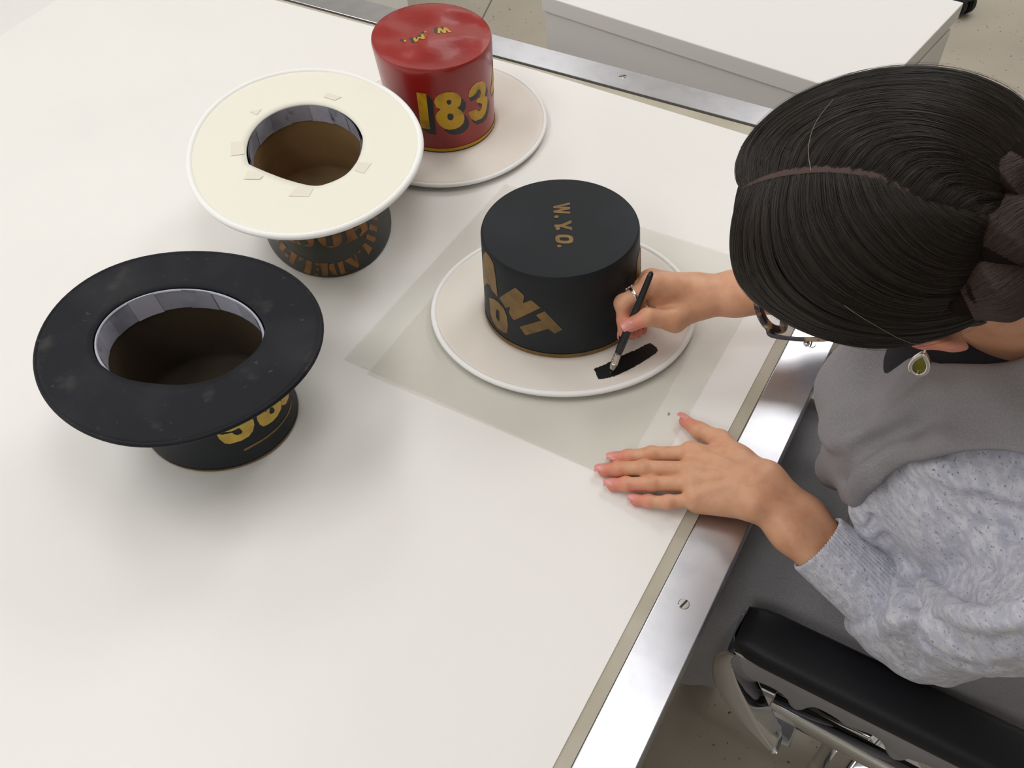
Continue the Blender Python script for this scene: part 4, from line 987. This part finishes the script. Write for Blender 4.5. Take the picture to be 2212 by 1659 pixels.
# rolled bun behind the head
BUN = [PD(2215, 400, .625), PD(2212, 560, .640)]
def hairs(name, strs, m, r0, r1, parent):
    hcv = bpy.data.hair_curves.new(name); n = [len(s) for s in strs]; hcv.add_curves(n)
    hcv.points.foreach_set('position', np.concatenate(strs).astype(np.float32).ravel())
    ra = np.concatenate([np.linspace(r0, r1, k) for k in n]).astype(np.float32)
    at = hcv.attributes.get('radius') or hcv.attributes.new('radius', 'FLOAT', 'POINT'); at.data.foreach_set('value', ra)
    hcv.materials.append(m); o = bpy.data.objects.new(name, hcv); COL.objects.link(o); o.parent = parent
    o.matrix_parent_inverse = parent.matrix_basis.inverted() if parent == person else Matrix.LocRotScale(person.location, person.rotation_euler, None).inverted()
    o['kind'] = 'stuff'; return o
strands_obj = []
def loose(n, spread):                          # stray hairs lifting off the outline
    out = []
    for _ in range(n):
        G = GLs if rng.random() < .4 else GUs; s = 1.6 * rng.random(); L = between(G, s); t = np.linspace(0, 1, NP)
        off = .003 + spread * rng.random() * np.sin(t * math.pi * rng.uniform(.5, 1.0)) ** 1.3
        j = rng.normal(0, .03, 3) * t[:, None]; q = hp_(L + j, off); k0 = rng.integers(0, 6); out.append(q[k0:k0 + rng.integers(7, 13)])
    return out
hairs('hair_strands', strands, M['hair'], .00016, .00012, person)
hairs('stray_hairs', loose(150, .006), M['hair'], .00009, .00004, person)
pale_strays = [hp_(spline([on_hair(*p) for p in g], 24), .008) for g in ([(1765, 375), (1760, 330), (1775, 280), (1810, 235)], [(1830, 640), (1900, 685), (1960, 715), (2020, 745)])]  # two single hairs of a paler colour
hairs('pale_stray_hairs', pale_strays, hair_mat('pale_hair', (150, 140, 130), (160, 150, 140)), .00016, .0001, person)
def surf_depth(px, py):                        # depth of the hair surface at a pixel
    q = hp_(on_hair(px, py)[None])[0]; return float((R.T @ (q - C))[2])
dbun = surf_depth(2120, 500) + .012
BUNS = [([(2150, 425, 0), (2185, 390, -.004), (2260, 365, 0), (2350, 385, .01)], .028), ([(2142, 555, 0), (2185, 512, -.006), (2255, 470, -.008), (2350, 455, .01)], .029), ([(2085, 650, .014), (2150, 622, .002), (2230, 580, .0), (2330, 545, .01)], .023)]
BUNS = [([(x, y, dbun + d) for x, y, d in p], r) for p, r in BUNS]
BN = SDF()
for p, r in BUNS: BN.chain([PD(*q) for q in p], (r * .44, r * .8, r * .9, r * .9), k=.002)
BN.ell(PD(2330, 480, dbun + .045), (.04, .04, .04), k=.01)
bun = wpart('hair_bun', sdf_mesh(BN, .0025, 1), M['bunhair'], person)
bs = []
for path, rr in BUNS:
    q = spline([PD(*p) for p in path], 14); vw = (C - q); vw /= np.linalg.norm(vw, axis=1)[:, None]
    tg = np.gradient(q, axis=0); tg /= np.linalg.norm(tg, axis=1)[:, None]; sd_ = np.cross(tg, vw)
    for _ in range(2200):
        a = rng.uniform(-1.6, 1.6); k = np.linspace(.35, 1, 14) ** .8; r2 = rr * (1.02 + .05 * rng.random()) * np.interp(np.linspace(0, 1, 14), [0, .33, .66, 1], [.55, .92, 1, 1])
        a2 = a + .25 * np.sin(np.linspace(0, 3, 14) + rng.random())
        st = q + vw * (r2 * np.cos(a2))[:, None] + sd_ * (r2 * np.sin(a2))[:, None]
        bs.append(st[rng.integers(0, 3):])
hairs('bun_strands', bs, M['hairbun'], .00022, .00015, person)

# --- glasses, earring, ring, brush
gl_ = thing('eyeglasses', 'tortoiseshell glasses worn by the woman, one corner showing below her hair', 'glasses', tuple(hd(.10, 0, -.01)))
gc = {s: hd(.103, s * .037, -.022) for s in (-1, 1)}
for s in (-1, 1):
    e = [gc[s] + (hl * math.copysign(abs(math.cos(a)) ** .75, math.cos(a)) * .031 + hc * math.copysign(abs(math.sin(a)) ** .75, math.sin(a)) * .0215) - hf * abs(math.cos(a)) ** 2 * (.004 if math.cos(a) * s > 0 else 0) for a in np.linspace(0, 2 * math.pi, 41)[:-1]]
    rim = wpart('rim', sweep(e, rrect(.0034, .0026, .0012), up=hf, closed=True), M['tort'], gl_)
    wpart('lens', mesh([gc[s]] + e, [(0, 1 + i, 1 + (i + 1) % 40) for i in range(40)]), M['lens'], gl_)
    tp = spline([hd(.100, s * .068, -.012), hd(.095, s * .0745, -.012), hd(.06, s * .081, -.012), hd(.0, s * .082, -.008), hd(-.03, s * .083, -.012), hd(-.05, s * .080, -.035)], 30)
    wpart('temple_arm', sweep(tp, rrect(.0018, .0042, .0012), up=hc), M['tort'], gl_)
    bm = bmesh.new(); bmesh.ops.create_uvsphere(bm, u_segments=12, v_segments=8, radius=.0026); me = bm_mesh(bm, True); me.transform(Matrix.Translation(Vector(hd(.070, s * .083, -.014)))); wpart('hinge', me, M['silver'], gl_)
wpart('bridge', sweep(spline([hd(.104, -.009, -.010), hd(.109, 0, -.006), hd(.104, .009, -.010)], 10), circ(.0026, 8), up=hc), M['tort'], gl_)
# earring: pear drop hanging under the left ear
ec = PD(1988, 786, .625); er = thing('earring', 'pear-shaped olive drop earring in pale metal rim under her ear', 'earring', tuple(ec))
dn = PD(1999, 757, .615) - PD(1982, 808, .632); dn /= np.linalg.norm(dn); vw = C - ec; vw /= np.linalg.norm(vw); sx = np.cross(dn, vw); sx /= np.linalg.norm(sx); vw = np.cross(sx, dn)
pear = []
for a in np.linspace(0, 2 * math.pi, 33)[:-1]:
    y = math.cos(a); x = math.sin(a) * (.62 + .38 * (1 - y) / 2 * 1.0) * (1 - max(0, y) ** 2 * .55); pear.append(ec + sx * x * .0075 + dn * y * .0105)
pear = np.array(pear)
tilt = sx * math.cos(.35) + vw * math.sin(.35)
wpart('rim', sweep(pear, rrect(.0016, .0022, .0008), up=vw, closed=True), M['silver'], er)
wpart('enamel', mesh(np.vstack([pear - vw * .0006, [ec + vw * .0008]]), [(i, (i + 1) % 32, 32) for i in range(32)]), M['earglass'], er)
wpart('hook', sweep([pear[0], PD(2003, 748, .612)], circ(.0008, 6), up=vw), M['silver'], er)
# ring on the right hand
q0, q1 = F2['index'][0][0], F2['index'][0][1]; rc = q0 * .40 + q1 * .60; rd = (q1 - q0) / np.linalg.norm(q1 - q0)
r1 = np.cross(rd, (0, 0, 1)); r1 /= np.linalg.norm(r1); r2 = np.cross(r1, rd)
ro = thing('finger_ring', 'silver ring with pale stones on the hand that holds the brush', 'ring', tuple(rc))
wpart('ring_band', sweep([rc + (r1 * math.cos(a) + r2 * math.sin(a)) * .0112 for a in np.linspace(0, 2 * math.pi, 29)[:-1]], rrect(.0010, .0018, .0006), up=rd, closed=True), M['silver'], ro)
st_dir = R @ np.array([-.75, -.65, .05]); st_dir -= rd * (st_dir @ rd); st_dir /= np.linalg.norm(st_dir)
for k in (-.0035, 0, .0035):
    bm = bmesh.new(); bmesh.ops.create_icosphere(bm, subdivisions=1, radius=.0021); me = bm_mesh(bm, False); me.transform(Matrix.Translation(Vector(rc + st_dir * .0124 + rd * k))); wpart('stone', me, M['silver'], ro)
# brush
bo = thing('paintbrush', 'slim black flat paintbrush held in her right hand, tip on the wet stroke', 'brush', tuple(BT))
bd = (BE - BT) / np.linalg.norm(BE - BT); L_ = np.linalg.norm(BE - BT); wide = np.cross(bd, (0, 0, 1)); wide /= np.linalg.norm(wide); flatn = np.cross(wide, bd)
def bsweep(name, st, m):                       # st: (distance from the tip, half width, half thickness)
    q = [BT + bd * s for s, _, _ in st]; pr = np.array([circ(a, 14, b) for _, a, b in st])
    return wpart(name, sweep(q, pr, up=flatn), m, bo)
bsweep('bristles', [(.0052, .0030, .0012), (.010, .0043, .0022), (.0155, .0047, .0030)], M['bristle'])
bsweep('paint_tip', [(.0, .0016, .0004), (.003, .0026, .0008), (.0058, .0033, .0014)], M['wetpaint'])
bsweep('ferrule', [(.0135, .0052, .0032), (.018, .0050, .0036), (.0185, .0053, .0039), (.0195, .0050, .0037), (.0235, .0046, .0040), (.024, .0049, .0043), (.025, .0046, .0041), (.030, .0043, .0042)], M['ferrule'])
bsweep('handle', [(.029, .0041, .0041), (.034, .0047, .0047), (.050, .0050, .0050), (.075, .0046, .0046), (.105, .0040, .0040), (L_ - .006, .0034, .0034), (L_ - .002, .0029, .0029), (L_, .0014, .0014)], M['brushwood'])
